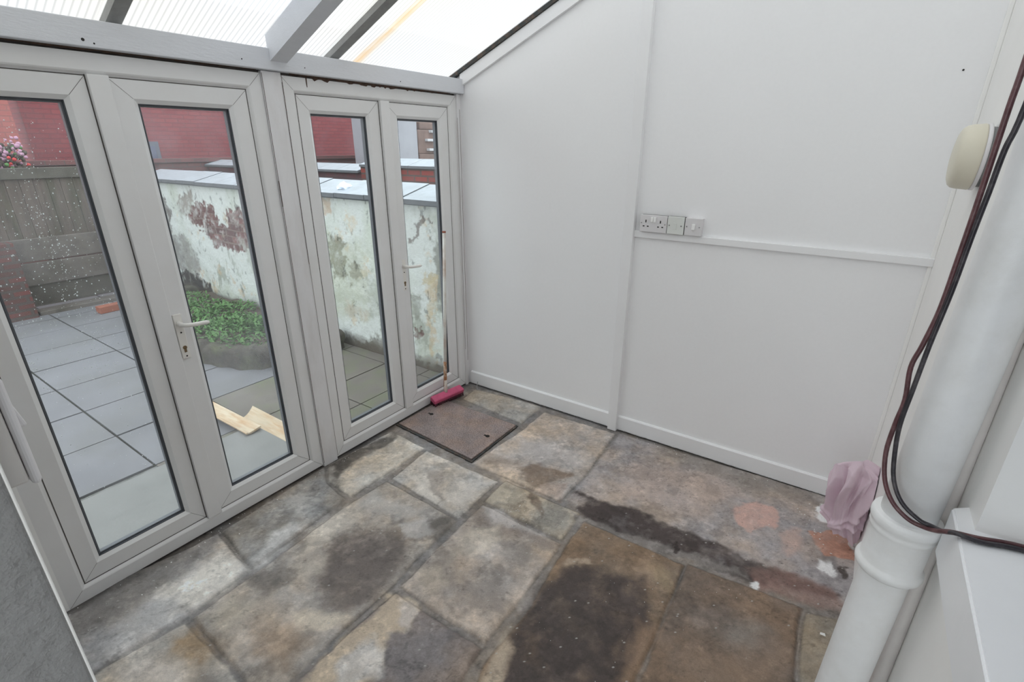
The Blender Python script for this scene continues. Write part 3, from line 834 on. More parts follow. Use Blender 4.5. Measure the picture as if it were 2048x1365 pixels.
# ------------------------------------------------------------------ doors
def door_set(name, y0, y1, leaves, astragal, label):
    root = struct(empty(name, (0, (y0 + y1) / 2, 0)))
    root['label'] = label
    bm = bmesh.new()
    add_ring_frame(bm, y0, y1, 0.002, 2.08, [(0.0, -0.07), (0.0, 0.0), (0.056, 0.0), (0.061, -0.003), (0.070, -0.014), (0.070, -0.07)])
    bm_obj('door_frame', bm, M['upvc'], root)
    bm = bmesh.new()                                    # dark line where sash meets frame
    add_ring_frame(bm, y0 + 0.0702, y1 - 0.0702, 0.0722, 2.0098, [(0.0, -0.0118), (0.0, -0.0112), (0.0034, -0.0112), (0.0034, -0.0118)])
    for ya, za, sy, sz in ((y0, 0.002, 1, 1), (y1, 0.002, -1, 1), (y0, 2.08, 1, -1), (y1, 2.08, -1, -1)):
        a = Vector((0.0004, ya + sy * 0.002, za + sz * 0.002))
        b = Vector((0.0004, ya + sy * 0.056, za + sz * 0.056))
        n = Vector((0, -(b - a).z, (b - a).y)).normalized() * 0.0006
        bm.faces.new([bm.verts.new(p) for p in (a + n, b + n, b - n, a - n)])
    bm_obj('frame_seam', bm, M['seam'], root)
    for (sy0, sy1, gy0, gy1, gm, hside, drops) in leaves:
        z0, z1, gz0, gz1 = 0.070, 2.011, 0.155, 1.926
        bm = bmesh.new()
        # sash: outer rectangle to glazing bead; insets differ left and right so build from explicit rings
        prof = [('o', -0.060), ('o', -0.012), ('m', -0.012), ('i', -0.024), ('i', -0.060)]
        outer = (sy0, sy1, z0, z1)
        inner = (gy0, gy1, gz0, gz1)
        mid = (gy0 - 0.016, gy1 + 0.016, gz0 - 0.016, gz1 + 0.016)
        rings = []
        for kx, x in prof:
            a, b, c, d = {'o': outer, 'm': mid, 'i': inner}[kx]
            rings.append([bm.verts.new(v) for v in ((x, a, c), (x, b, c), (x, b, d), (x, a, d))])
        for i in range(5):
            p, q = rings[i], rings[(i + 1) % 5]
            for k in range(4):
                bm.faces.new((p[k], p[(k + 1) % 4], q[(k + 1) % 4], q[k]))
        leaf = bm_obj('door_leaf', bm, M['upvc'], root)
        bm = bmesh.new()
        for (ya, yb, za, zb) in ((sy0, gy0 - 0.016, z0, gz0 - 0.016), (sy1, gy1 + 0.016, z0, gz0 - 0.016), (sy0, gy0 - 0.016, z1, gz1 + 0.016), (sy1, gy1 + 0.016, z1, gz1 + 0.016)):
            a, b = Vector((-0.0116, ya, za)), Vector((-0.0116, yb, zb))
            n = Vector((0, -(b - a).z, (b - a).y)).normalized() * 0.0006
            bm.faces.new([bm.verts.new(p) for p in (a + n, b + n, b - n, a - n)])
        bm_obj('mitre_seam', bm, M['seam'], leaf)
        bm = bmesh.new()
        add_ring_frame(bm, gy0 - 0.002, gy1 + 0.002, gz0 - 0.002, gz1 + 0.002, [(0.0, -0.034), (0.0, -0.0235), (0.005, -0.0245), (0.005, -0.034)], 0)
        add_ring_frame(bm, gy0 - 0.002, gy1 + 0.002, gz0 - 0.002, gz1 + 0.002, [(0.0, -0.056), (0.0, -0.0345), (0.012, -0.0345), (0.012, -0.056)], 1)
        bm_obj('gasket', bm, None, leaf, mats=[M['gasket'], M['spacer']])
        box('glass_pane', (-0.054, gy0, gz0), (-0.036, gy1, gz1), gm, leaf)
        if drops:
            bm = bmesh.new()
            r = random.Random(3)
            n = 0
            while n < 950:
                z = gz0 + 0.25 + (gz1 - gz0 - 0.32) * r.random()
                y = gy0 + (gy1 - gy0) * r.random()
                dens = 0.25 + 0.9 * max(0, math.sin(y * 31 + z * 2)) * (0.4 + 0.6 * r.random())
                dens *= 1.0 if z > 0.9 else 0.25
                dens *= max(0.25, 1 - abs(z - 1.4) / 0.75) + 0.2
                if r.random() > dens:
                    continue
                s = 0.0008 + 0.0017 * r.random() ** 3
                mx = Matrix.Translation((-0.0562, y, z)) @ Matrix.Diagonal((0.5 * s, s, s * (1.0 + 0.5 * r.random()), 1))
                bmesh.ops.create_icosphere(bm, subdivisions=1, radius=1.0, matrix=mx)
                n += 1
            tag(bm_obj('rain_droplets', bm, M['drop'], leaf, True), kind='stuff')
        if hside is not None:
            for sgn, xb in ((1, -0.012), (-1, -0.060)):
                bm = bmesh.new()
                hy0, hy1, hz0, hz1, ly, lz = hside
                xa, xc = (xb, xb + 0.011) if sgn > 0 else (xb - 0.011, xb)
                add_box(bm, (xa, hy0, hz0), (xc, hy1, hz1), 0.004, 3)
                hc = (hy0 + hy1) / 2
                px = xb + sgn * 0.011
                pts = spline([(px - sgn * 0.002, hc, lz + 0.002), (px + sgn * 0.025, hc, lz + 0.002), (px + sgn * 0.042, hc + 0.014, lz), (px + sgn * 0.046, hc + 0.05, lz - 0.004), (px + sgn * 0.046, ly, lz - 0.008)], 5)
                add_tube(bm, pts, [0.0115] * 6 + [0.009] * (len(pts) - 7) + [0.006], 12)
                h = bm_obj('door_handle', bm, M['handle'], leaf)
                if sgn > 0:
                    bm = bmesh.new()
                    kz = hz0 + 0.052
                    bmesh.ops.create_cone(bm, cap_ends=True, segments=16, radius1=0.0085, radius2=0.0085, depth=0.003, matrix=Matrix.Translation((xc + 0.0005, hc, kz)) @ Matrix.Rotation(math.pi / 2, 4, 'Y'))
                    add_box(bm, (xc - 0.001, hc - 0.005, kz - 0.022), (xc + 0.002, hc + 0.005, kz))
                    bm_obj('keyhole', bm, M['brass'], leaf)
                    bm = bmesh.new()
                    for zz in (lz - 0.038, hz0 + 0.012):
                        bmesh.ops.create_cone(bm, cap_ends=True, segments=12, radius1=0.0035, radius2=0.0035, depth=0.003, matrix=Matrix.Translation((xc + 0.0002, hc, zz)) @ Matrix.Rotation(math.pi / 2, 4, 'Y'))
                    bm_obj('screw_hole', bm, M['dark'], leaf)
    a0, a1 = astragal
    bm = bmesh.new()
    add_box(bm, (-0.02, a0, 0.066), (0.007, a1, 2.012), 0.003, 2)
    bm_obj('meeting_stile_cover', bm, M['upvc'], root)
    bm = bmesh.new()
    add_box(bm, (-0.0125, a0 - 0.0035, 0.070), (-0.0105, a0, 2.011))
    add_box(bm, (-0.0125, a1, 0.070), (-0.0112, a1 + 0.0012, 2.011))
    bm_obj('stile_gap', bm, M['seam'], root)
    adopt(root)
    return root

door_set('door_1', -2.600, -1.386, [
    (-2.535, -2.036, -2.454, -2.114, M['glass_wet'], None, True),
    (-1.975, -1.452, -1.888, -1.542, M['glass_misty'], (-1.965, -1.931, 0.895, 1.100, -1.845, 1.055), False),
], (-2.037, -1.971), 'left pair of white glazed doors, one pane spotted with raindrops')
door_set('door_2', -1.287, -0.050, [
    (-1.221, -0.699, -1.137, -0.790, M['glass_clear'], None, False),
    (-0.660, -0.116, -0.555, -0.211, M['glass_right'], (-0.633, -0.597, 0.900, 1.102, -0.505, 1.058), False),
], (-0.700, -0.634), 'right pair of white glazed doors, next to the corner')
# small gap of dark at the top corner of the last leaf
# ------------------------------------------------------------------ eaves beam
bm = bmesh.new()
add_box(bm, (-0.06, -5.30, 2.092), (0.040, -0.006, 2.178), 0.003)
beam = struct(bm_obj('trim_7', bm, M['beam']), 'painted grey-white timber eaves beam above both pairs of doors')
bm = bmesh.new()
for (y, z, r) in ((-2.031, 2.113, 0.0055), (-2.001, 2.105, 0.003), (-1.48, 2.120, 0.003), (-1.178, 2.118, 0.0028), (-0.568, 2.115, 0.003)):
    bmesh.ops.create_cone(bm, cap_ends=True, segments=10, radius1=r, radius2=r * 0.8, depth=0.002, matrix=Matrix.Translation((0.0405, y, z)) @ Matrix.Rotation(math.pi / 2, 4, 'Y'))
bm_obj('nail_hole', bm, M['dark'], beam)
struct(box('trim_11', (-0.06, YE, 2.070), (-0.012, 0.0, 2.12), M['seam']))
# mould and cracked sealant between frame head and beam
bm = bmesh.new()
r = random.Random(11)
def crack(y0, y1, th, drop):
    n = 60
    top, bot = [], []
    for i in range(n + 1):
        t = i / n
        y = y0 + (y1 - y0) * t
        env = math.sin(math.pi * min(max(t, 0.02), 0.98)) ** 0.4
        top.append((y, 2.0925))
        bot.append((y, 2.0905 - th * env * (0.25 + r.random()) - (drop if r.random() < 0.06 else 0)))
    for i in range(n):
        bm.faces.new([bm.verts.new((0.0012, *p)) for p in (top[i], top[i + 1], bot[i + 1], bot[i])])
crack(-1.24, -0.10, 0.014, 0.012)
crack(-2.60, -1.40, 0.005, 0.0)
for y in (-1.152,):
    bm.faces.new([bm.verts.new(p) for p in ((0.0013, y - 0.004, 2.09), (0.0013, y + 0.004, 2.09), (0.0013, y + 0.002, 2.040), (0.0013, y - 0.002, 2.042))])
for y0, z0, z1, w in ((-1.385, 1.50, 1.62, 0.0022), (-1.3845, 0.02, 2.08, 0.0011), (-1.2885, 0.02, 2.08, 0.0011), (-1.2895, 1.2, 2.05, 0.0015), (-0.0505, 0.3, 1.95, 0.0013), (-0.0265, 0.2, 2.0, 0.0016)):
    bm.faces.new([bm.verts.new(p) for p in ((0.0125, y0 - w, z0), (0.0125, y0 + w, z0), (0.0125, y0 + w, z1), (0.0125, y0 - w, z1))])
for f in bm.faces:
    f.smooth = False
struct(bm_obj('trim_8', bm, M['mould']), 'black mould and cracked sealant under the eaves beam')

# ------------------------------------------------------------------ roof
ceil = struct(empty('ceiling', (1.3, -1.4, 2.8)), 'sloping translucent corrugated lean-to roof on timber rafters')
def sheet(y0, y1):
    n = max(8, int((y1 - y0) / 0.0225 * 8))
    xs = [-0.18 + (3.0) * i / 10 for i in range(11)]
    vv, ff = [], []
    for side in (0, 1):
        for i in range(n + 1):
            y = y0 + (y1 - y0) * i / n
            h = 0.0028 * math.sin(2 * math.pi * y / 0.0225)
            for x in xs:
                vv.append((x, y, roof_z(x) + 0.006 + h + side * 0.0))
        if side == 0:
            break
    k = len(xs)
    for i in range(n):
        for j in range(k - 1):
            ff.append((i * k + j, i * k + j + 1, (i + 1) * k + j + 1, (i + 1) * k + j))
    return mesh_obj('corrugated_sheet', vv, ff, M['sheet'], ceil, True)
for a, b in ((-5.30, -4.30), (-4.30, -3.70), (-3.70, -3.10), (-3.10, -2.50), (-2.50, -1.90), (-1.90, -1.30), (-1.30, -0.96), (-0.96, -0.004)):
    sheet(a, b)
def sloped(name, y0, y1, up, down, m, x0=-0.16, x1=2.70, xs0=None):
    a = x0 if xs0 is None else xs0
    return prism(name, [(a, roof_z(a) - down), (x1, roof_z(x1) - down), (x1, roof_z(x1) + up), (x0, roof_z(x0) + up)][::1], 1, y0, y1, m, ceil)
sloped('glazing_bar', -2.535, -2.480, 0.014, 0.022, M['bar'])
sloped('glazing_bar', -1.930, -1.880, 0.014, 0.022, M['bar'])
sloped('glazing_bar', -0.990, -0.935, 0.014, 0.022, M['bar'])
bm = bmesh.new()
add_prism(bm, [(0.030, roof_z(0.03) - 0.105), (2.70, roof_z(2.70) - 0.105), (2.70, roof_z(2.70)), (0.030, roof_z(0.03))], 1, -1.350, -1.268)
bm_obj('rafter', bm, M['beam'], ceil)
prism('rafter', [(0.03, roof_z(0.03) - 0.10), (2.70, roof_z(2.70) - 0.10), (2.70, roof_z(2.70)), (0.03, roof_z(0.03))], 1, -2.76, -2.70, M['beam'], ceil)
sloped('roof_seal', -0.034, -0.002, 0.012, 0.016, M['rubber'], -0.16, 2.66)
adopt(ceil)
# sloping painted trim on the back wall under the roof seal
struct(prism('trim_9', [(0.02, roof_z(0.02) - 0.088), (2.64, roof_z(2.64) - 0.088), (2.64, roof_z(2.64) - 0.018), (0.02, roof_z(0.02) - 0.018)], 1, -0.022, 0.0, M['trim']))

# ------------------------------------------------------------------ sockets and switches on the back wall
def faceplate(name, x0, x1, z0, z1, label, cat, m, group=None, bm_=None):
    t = thing(name, ((x0 + x1) / 2, 0, z0), label, cat, group)
    t_back = box('back_box', (x0 + 0.002, -0.028, z0 + 0.002), (x1 - 0.002, 0.0, z1 - 0.002), bm_ or M['seam'], t)
    box('plate', (x0, -0.038, z0), (x1, -0.028, z1), m, t, bevel=0.003, seg=3)
    return t
def disc(bm, x, y, z, r, d=0.002):
    bmesh.ops.create_cone(bm, cap_ends=True, segments=12, radius1=r, radius2=r, depth=d, matrix=Matrix.Translation((x, y, z)) @ Matrix.Rotation(math.pi / 2, 4, 'X'))
t = faceplate('double_socket', 1.318, 1.471, 1.326, 1.420, 'white double plug socket, left of the three faceplates on the rail', 'socket', M['plastic'])
for cx in (1.353, 1.436):
    for a_, b_, c_, d_ in ((-.004, .002, 1.378, 1.393), (-.017, -.007, 1.355, 1.361), (.007, .017, 1.355, 1.361)):
        box('plug_hole', (cx + a_, -0.0388, c_), (cx + b_, -0.0375, d_), M['dark'], t)
for cx in (1.387, 1.403):
    box('rocker', (cx - 0.0065, -0.0465, 1.382), (cx + 0.0065, -0.037, 1.409), M['rocker'], t, bevel=0.002)
for sx, sz in ((1.327, 1.375), (1.461, 1.373)):
    bm = bmesh.new(); disc(bm, sx, -0.0385, sz, 0.0035)
    bm_obj('screw', bm, M['screw'], t)
adopt(t)
t = faceplate('fused_spur', 1.474, 1.565, 1.326, 1.421, 'plain square faceplate between the double socket and the light switch', 'faceplate', M['spur'])
box('fuse_carrier', (1.506, -0.0395, 1.352), (1.526, -0.037, 1.388), M['spur'], t, bevel=0.001)
for sx, sz in ((1.485, 1.373), (1.550, 1.373)):
    bm = bmesh.new(); disc(bm, sx, -0.0385, sz, 0.004)
    bm_obj('screw', bm, M['screw'], t)
adopt(t)
t = faceplate('light_switch', 1.569, 1.660, 1.327, 1.420, 'white square light switch, right of the three faceplates on the rail', 'switch', M['plastic'], None, M['plastic'])
box('rocker', (1.607, -0.047, 1.359), (1.625, -0.037, 1.389), M['rocker'], t, bevel=0.002)
for sx, sz in ((1.580, 1.374), (1.646, 1.374)):
    bm = bmesh.new(); disc(bm, sx, -0.0385, sz, 0.0035)
    bm_obj('screw', bm, M['screw'], t)
adopt(t)
# tiny screw holes left in the walls
bm = bmesh.new(); disc(bm, 2.554, -0.001, 2.057, 0.0035)
struct(bm_obj('wall_hole', bm, M['dark']))

# surface-mounted switch on the near end wall, seen edge-on
t = thing('surface_switch', (1.79, YE, 1.523), 'surface-mounted white switch box on the grey plaster wall, seen edge-on', 'switch')
box('switch_box', (1.742, YE, 1.5235), (1.829, YE + 0.0155, 1.612), M['box'], t, bevel=0.002)
box('plate', (1.739, YE + 0.0160, 1.520), (1.831, YE + 0.0228, 1.615), M['plastic'], t, bevel=0.0035, seg=3)
box('rocker', (1.776, YE + 0.022, 1.556), (1.794, YE + 0.029, 1.582), M['plastic'], t, bevel=0.002, rot=Matrix.Rotation(0.2, 4, 'X'))
adopt(t)

# ------------------------------------------------------------------ soil pipe
def px_at(z):
    return 2.5385 + 0.0243 * min(z, 1.7)
def ppt(z):
    return (px_at(z), -1.60, z)
t = thing('soil_pipe', (px_at(0), -1.60, 0), 'thick white-painted vertical waste pipe with a ringed socket joint', 'pipe')
tube('pipe_barrel', [ppt(z) for z in (-0.005, 0.5, 0.86, 0.9)], 0.0495, M['pipe'], t, 48)
tube('upper_barrel', [ppt(z) for z in (0.93, 1.3, 1.7, 2.3, 3.30)], 0.0505, M['pipe'], t, 48)
bm = bmesh.new()
zs = [(0.868, 0.050), (0.872, 0.060), (0.878, 0.0645), (0.886, 0.066), (0.893, 0.0645), (0.897, 0.0605), (0.902, 0.0585), (0.975, 0.0585), (0.985, 0.0605), (0.990, 0.0625), (0.994, 0.0615), (1.000, 0.0615), (1.004, 0.0635), (1.010, 0.0655), (1.020, 0.0655), (1.026, 0.0635), (1.029, 0.0600), (1.027, 0.0545), (1.018, 0.0500)]
add_tube(bm, [ppt(z) for z, _ in zs], [q for _, q in zs], 48, cap=False)
bm_obj('socket_collar', bm, M['pipe'], t)
bm = bmesh.new()
add_tube(bm, [ppt(1.0185), ppt(1.0205)], 0.0545, 40)
bm_obj('joint_putty', bm, M['seam'], t)
adopt(t)
bm = bmesh.new()
for (u, z) in ((-2.1, 1.53), (-2.2, 1.47), (-1.75, 1.38)):
    pass
bm.free()
tag(tube('thin_pipe', [(2.6275, -1.553, -0.005), (2.6275, -1.552, 1.6), (2.6275, -1.548, 3.33)], 0.0170, M['thinpipe'], None, 24), 'slim painted pipe running down the wall behind the thick waste pipe', 'pipe')

# cables
tail_a = [(2.592, -1.712, 1.080), (2.606, -1.735, 1.102), (2.645, -1.734, 1.1065), (2.71, -1.716, 1.1065), (2.86, -1.71, 1.1065)]
tail_b = [(2.599, -1.719, 1.088), (2.612, -1.744, 1.108), (2.647, -1.744, 1.1065), (2.71, -1.727, 1.1065), (2.86, -1.724, 1.1065)]
top_a = [(2.512, -1.64, 3.2), (2.506, -1.636, 2.6), (2.504, -1.635, 2.15)]
top_b = [(2.53, -1.645, 3.2), (2.535, -1.643, 2.6), (2.529, -1.642, 2.15)]
tag(tube('brown_cable', spline(top_a + CABLE_BROWN + tail_a, 5), 0.0046, M['cable_brown'], None, 10), 'brown cable looping down beside the waste pipe, the one further left', 'cable')
tag(tube('black_cable', spline(top_b + CABLE_BLACK + tail_b, 5), 0.0044, M['cable_black'], None, 10), 'black cable hanging closest to the thick waste pipe', 'cable')

# ------------------------------------------------------------------ window and sill in the house wall
t = struct(empty('window_1', (W + 0.2, -2.2, 1.1)))
bm = bmesh.new()
add_ring_frame(bm, -2.70, -1.70, 1.10, 2.25, [(0.0, W + 0.24), (0.0, W + 0.18), (0.05, W + 0.18), (0.06, W + 0.19), (0.06, W + 0.24)])
bm_obj('window_frame', bm, M['upvc'], t)
box('glass_pane', (W + 0.205, -2.64, 1.16), (W + 0.215, -1.76, 2.19), M['winglass'], t)
adopt(t)
bm = bmesh.new()
poly = [(2.6165, -1.640), (2.652, -1.612), (2.652, -1.70), (2.90, -1.70), (2.90, -2.70), (2.6135, -2.76)]
add_prism(bm, poly, 2, 0.985, 1.100)
bmesh.ops.bevel(bm, geom=[e for e in bm.edges], offset=0.004, segments=2, affect='EDGES')
struct(bm_obj('trim_10', bm, M['sill']), 'thick white-painted window sill on the house wall')

# ------------------------------------------------------------------ bulkhead lamp
t = thing('bulkhead_lamp', (W, -0.50, 1.745), 'round aged-cream bulkhead lamp high on the wall beside the cables', 'lamp')
def lathe_x(name, prof, m, parent, cy=-0.50, cz=1.745, seg=48, smooth=True):
    bm = bmesh.new()
    rings = []
    for x, rr in prof:
        rings.append([bm.verts.new((x, cy + rr * math.cos(2 * math.pi * k / seg), cz + rr * math.sin(2 * math.pi * k / seg))) for k in range(seg)])
    for a, b in zip(rings, rings[1:]):
        for k in range(seg):
            bm.faces.new((a[k], a[(k + 1) % seg], b[(k + 1) % seg], b[k]))
    bm.faces.new(rings[0]); bm.faces.new(rings[-1])
    o = bm_obj(name, bm, m, parent, smooth)
    return o
lathe_x('lamp_base', [(W, 0.092), (W - 0.014, 0.094), (W - 0.016, 0.09)], M['lampbase'], t)
lathe_x('lamp_rim', [(W - 0.013, 0.100), (W - 0.015, 0.104), (W - 0.023, 0.104), (W - 0.025, 0.101)], M['plastic'], t)
lathe_x('diffuser', [(W - 0.0255, 0.1015), (W - 0.030, 0.103), (W - 0.060, 0.1005), (W - 0.074, 0.097), (W - 0.083, 0.089), (W - 0.088, 0.076), (W - 0.0915, 0.050), (W - 0.093, 0.012)], M['lamp'], t)
adopt(t)

# ------------------------------------------------------------------ pink cloth on a wall stub
t = thing('wall_tap', (2.62, -0.40, 0.47), 'short white pipe stub by the wall holding the pink cloth', 'tap')
tube('stub_pipe', [(2.640, -0.385, 0.0), (2.622, -0.385, 0.02), (2.610, -0.39, 0.30), (2.600, -0.40, 0.452)], 0.010, M['pipe'], t, 14)
adopt(t)
def cloth():
    nth, nv = 220, 130
    cx, cy = 2.568, -0.405
    vv, ff = [], []
    for j in range(nv + 1):
        t_ = j / nv                      # 0 top .. 1 bottom
        z = 0.470 - 0.385 * t_
        # silhouette half widths
        hw = 0.012 + 0.088 * min(1, (t_ / 0.10)) ** 0.6
        hw *= 1.0 - 0.42 * max(0, (t_ - 0.35) / 0.65) ** 1.3
        hd = 0.020 + 0.055 * min(1, t_ / 0.25) ** 0.7
        hd *= 1.0 - 0.25 * max(0, (t_ - 0.6) / 0.4)
        ox = cx + 0.012 - 0.012 * math.sin(t_ * 3.0) + 0.012 * t_
        for i in range(nth):
            a = 2 * math.pi * i / nth
            # folds fan out from the gathered top, swing into a U near the bottom
            s = a * 1.0 + 0.9 * t_ * math.sin(a + 0.7) + 0.5 * math.sin(t_ * 4 + a)
            fold = 0.017 * math.sin(5 * s + 1.2) + 0.017 * (1 - 2 * abs(math.sin(4 * s + 2.2 * t_))) + 0.006 * (1 - 2 * abs(math.sin(8 * s - 3 * t_)))
            fold *= min(1, t_ / 0.12) * (0.75 + 0.35 * math.sin(t_ * 5))
            u_ = math.sin(a + math.pi * 0.15)
            swag = 0.020 * math.exp(-((t_ - 0.72 - 0.18 * math.cos(a * 1.0 + 2.3) ** 2) / 0.035) ** 2)
            swag2 = 0.016 * math.exp(-((t_ - 0.55 - 0.30 * math.cos(a + 2.3) ** 2) / 0.03) ** 2)
            rr = 1 + 0.0
            x = ox + (hw + fold + swag + swag2) * math.cos(a)
            y = cy + (hd + fold + swag + swag2) * math.sin(a)
            zz = z + 0.018 * math.sin(3 * a + 1) * t_ + 0.016 * math.sin(2 * a) * (1 - t_)
            x = min(x, W - 0.004)
            vv.append((x, y, max(zz, 0.02)))
    for j in range(nv):
        for i in range(nth):
            ff.append((j * nth + i, j * nth + (i + 1) % nth, (j + 1) * nth + (i + 1) % nth, (j + 1) * nth + i))
    n0 = len(vv)
    vv.append((cx, cy, 0.474)); vv.append((cx + 0.02, cy, 0.10))
    for i in range(nth):
        ff.append((n0, (i + 1) % nth, i))
        ff.append((n0 + 1, nv * nth + i, nv * nth + (i + 1) % nth))
    o = mesh_obj('pink_cloth', vv, ff, M['cloth'], None, True)
    return o
CLOTH = tag(cloth(), 'crumpled dusty-pink cloth hanging low by the wall behind the waste pipe', 'cloth')

# ------------------------------------------------------------------ manhole cover
t = thing('manhole_cover', (0.36, -0.6, 0.0), 'rusty square metal inspection cover set in the flagstones by the doors', 'manhole cover')
def quad_slab(bm, q, z0, z1, mi=0):
    add_prism(bm, q, 2, z0, z1, mi)
rust = mat('rusty_chequer_plate', (0.29, 0.235, 0.225), 0.6, 0.25, 9, 0, tint=(0.42, 0.29, 0.23), tint_scale=5, tint_amt=0.7, fine=0.55, fine_scale=120, metallic=0.15)
nt = rust.node_tree
tc = node(nt, 'ShaderNodeTexCoord')
mp = node(nt, 'ShaderNodeMapping'); mp.inputs['Rotation'].default_value = (0, 0, 0.78)
nt.links.new(tc.outputs['Object'], mp.inputs['Vector'])
ck = node(nt, 'ShaderNodeTexVoronoi', inp={'Scale': 75.0, 'Randomness': 0.35})
nt.links.new(mp.outputs[0], ck.inputs['Vector'])
bp = node(nt, 'ShaderNodeBump', inp={'Strength': 1.0, 'Distance': 0.004}); bp.invert = True
nt.links.new(ck.outputs['Distance'], bp.inputs['Height'])
nt.links.new(bp.outputs[0], nt.nodes['Principled BSDF'].inputs['Normal'])
bm = bmesh.new()
quad_slab(bm, [(0.026, -0.797), (0.695, -0.842), (0.697, -0.364), (0.034, -0.365)], -0.010, 0.008)
bmesh.ops.bevel(bm, geom=list(bm.edges), offset=0.002, segments=1, affect='EDGES')
bm_obj('cover_plate', bm, rust, t)
bm = bmesh.new()
o_, i_ = [(0.010, -0.812), (0.710, -0.860), (0.706, -0.352), (0.022, -0.355)], [(0.022, -0.799), (0.698, -0.846), (0.697, -0.364), (0.033, -0.366)]
for k in range(4):
    k2 = (k + 1) % 4
    add_prism(bm, [o_[k], o_[k2], i_[k2], i_[k]], 2, -0.03, -0.001)
bm_obj('cover_frame', bm, M['rubber'], t)
for hx, hy in ((0.126, -0.582), (0.625, -0.587)):
    bm = bmesh.new()
    bmesh.ops.create_cone(bm, cap_ends=True, segments=14, radius1=0.014, radius2=0.014, depth=0.002, matrix=Matrix.Translation((hx, hy, 0.0085)))
    add_box(bm, (hx - 0.028, hy - 0.006, 0.0075), (hx, hy + 0.006, 0.0095))
    bm_obj('lifting_hole', bm, M['dark'], t)
adopt(t)

# ------------------------------------------------------------------ broom
t = thing('broom', (0.06, -0.34, 0.0), 'broom with pink-red head and rusty white pole leaning on the right-hand doors', 'broom')
hb, ht = Vector((0.052, -0.345, 0.115)), Vector((0.013, -0.235, 1.222))
tube('pole', [hb, hb.lerp(ht, 0.5), ht], 0.0115, M['rustpaint'], t, 14)
tube('rusted_sleeve', [hb - (ht - hb) * 0.01, hb.lerp(ht, 0.08), hb.lerp(ht, 0.17)], [0.0125, 0.0120, 0.0117], M['rust'], t, 14)
tube('pole_end', [ht, ht + (ht - hb).normalized() * 0.012], 0.0122, M['brickred'], t, 14)
tube('pole_socket', [(0.068, -0.362, 0.060), hb + Vector((0.002, 0, 0.0)), hb + Vector((0.0, 0.004, 0.045))], [0.015, 0.0125, 0.0115], M['rustpaint'], t, 14)
rot = Matrix.Rotation(0.22, 4, 'Z')
bm = bmesh.new()
add_box(bm, (0.046, -0.495, 0.036), (0.108, -0.215, 0.072), 0.008, 2)
bmesh.ops.rotate(bm, verts=bm.verts, cent=(0.077, -0.355, 0.05), matrix=Matrix.Rotation(-0.16, 3, 'Z') @ Matrix.Rotation(0.35, 3, 'Y'))
bm_obj('broom_head', bm, M['pink'], t)
bm = bmesh.new()
r = random.Random(5)
for i in range(26):
    for j in range(5):
        y = -0.485 + 0.26 * i / 25
        x = 0.052 + 0.05 * j / 4
        add_tube(bm, [(x, y, 0.038), (x + r.uniform(-.004, .004) + 0.003 * (j - 2), y + r.uniform(-.004, .004), -0.012)], [0.0045, 0.0055], 5)
bmesh.ops.rotate(bm, verts=bm.verts, cent=(0.077, -0.355, 0.05), matrix=Matrix.Rotation(-0.16, 3, 'Z') @ Matrix.Rotation(0.20, 3, 'Y'))
for v in bm.verts:
    v.co.z = max(v.co.z, 0.004)
tag(bm_obj('bristles', bm, M['bristle'], t), kind='stuff')
adopt(t)

# small metal clip and debris on the floor
tag(tube('metal_clip', spline([(0.125, -0.050, 0.05), (0.135, -0.075, 0.020), (0.155, -0.092, 0.008), (0.165, -0.088, 0.007)], 4), 0.0028, M['screw'], None, 8), 'bent metal clip on the floor in the corner by the skirting', 'clip')
bm = bmesh.new()
r = random.Random(21)
def flake(x, y, s, z=0.008):
    n = r.randint(4, 6)
    a0 = r.random() * 6
    vs_ = [bm.verts.new((x + s * (0.5 + 0.6 * r.random()) * math.cos(a0 + 6.283 * k / n), y + s * 0.6 * (0.5 + 0.6 * r.random()) * math.sin(a0 + 6.283 * k / n), z + r.uniform(0, 0.0015))) for k in range(n)]
    f = bm.faces.new(vs_)
    e = bmesh.ops.extrude_face_region(bm, geom=[f])
    for v in [g for g in e['geom'] if isinstance(g, bmesh.types.BMVert)]:
        v.co.z += 0.0012
flake(2.558, -0.985, 0.017)
for (x0, y0, dx, dy, n, s) in ((1.9, -1.3, 0.6, 0.5, 60, 0.0013), (1.25, -1.05, 0.25, 0.2, 14, 0.002), (1.17, -1.06, 0.03, 0.04, 8, 0.003), (0.06, -1.9, 0.04, 0.9, 26, 0.003), (1.0, -1.2, 0.8, 0.7, 25, 0.0015), (2.45, -0.35, 0.16, 0.25, 26, 0.004), (0.15, -2.3, 0.12, 0.3, 16, 0.004), (1.8, -0.06, 0.8, 0.04, 16, 0.003), (0.71, -0.40, 0.03, 0.05, 6, 0.003)):
    for _ in range(n):
        flake(min(x0 + r.gauss(0, 1) * dx * 0.5, 2.6), min(y0 + r.gauss(0, 1) * dy * 0.5, -0.03), s * (0.5 + r.random()))
tag(bm_obj('paint_flakes', bm, M['flake']), 'scattered white paint flakes and grit on the stone floor', 'debris', kind='stuff')

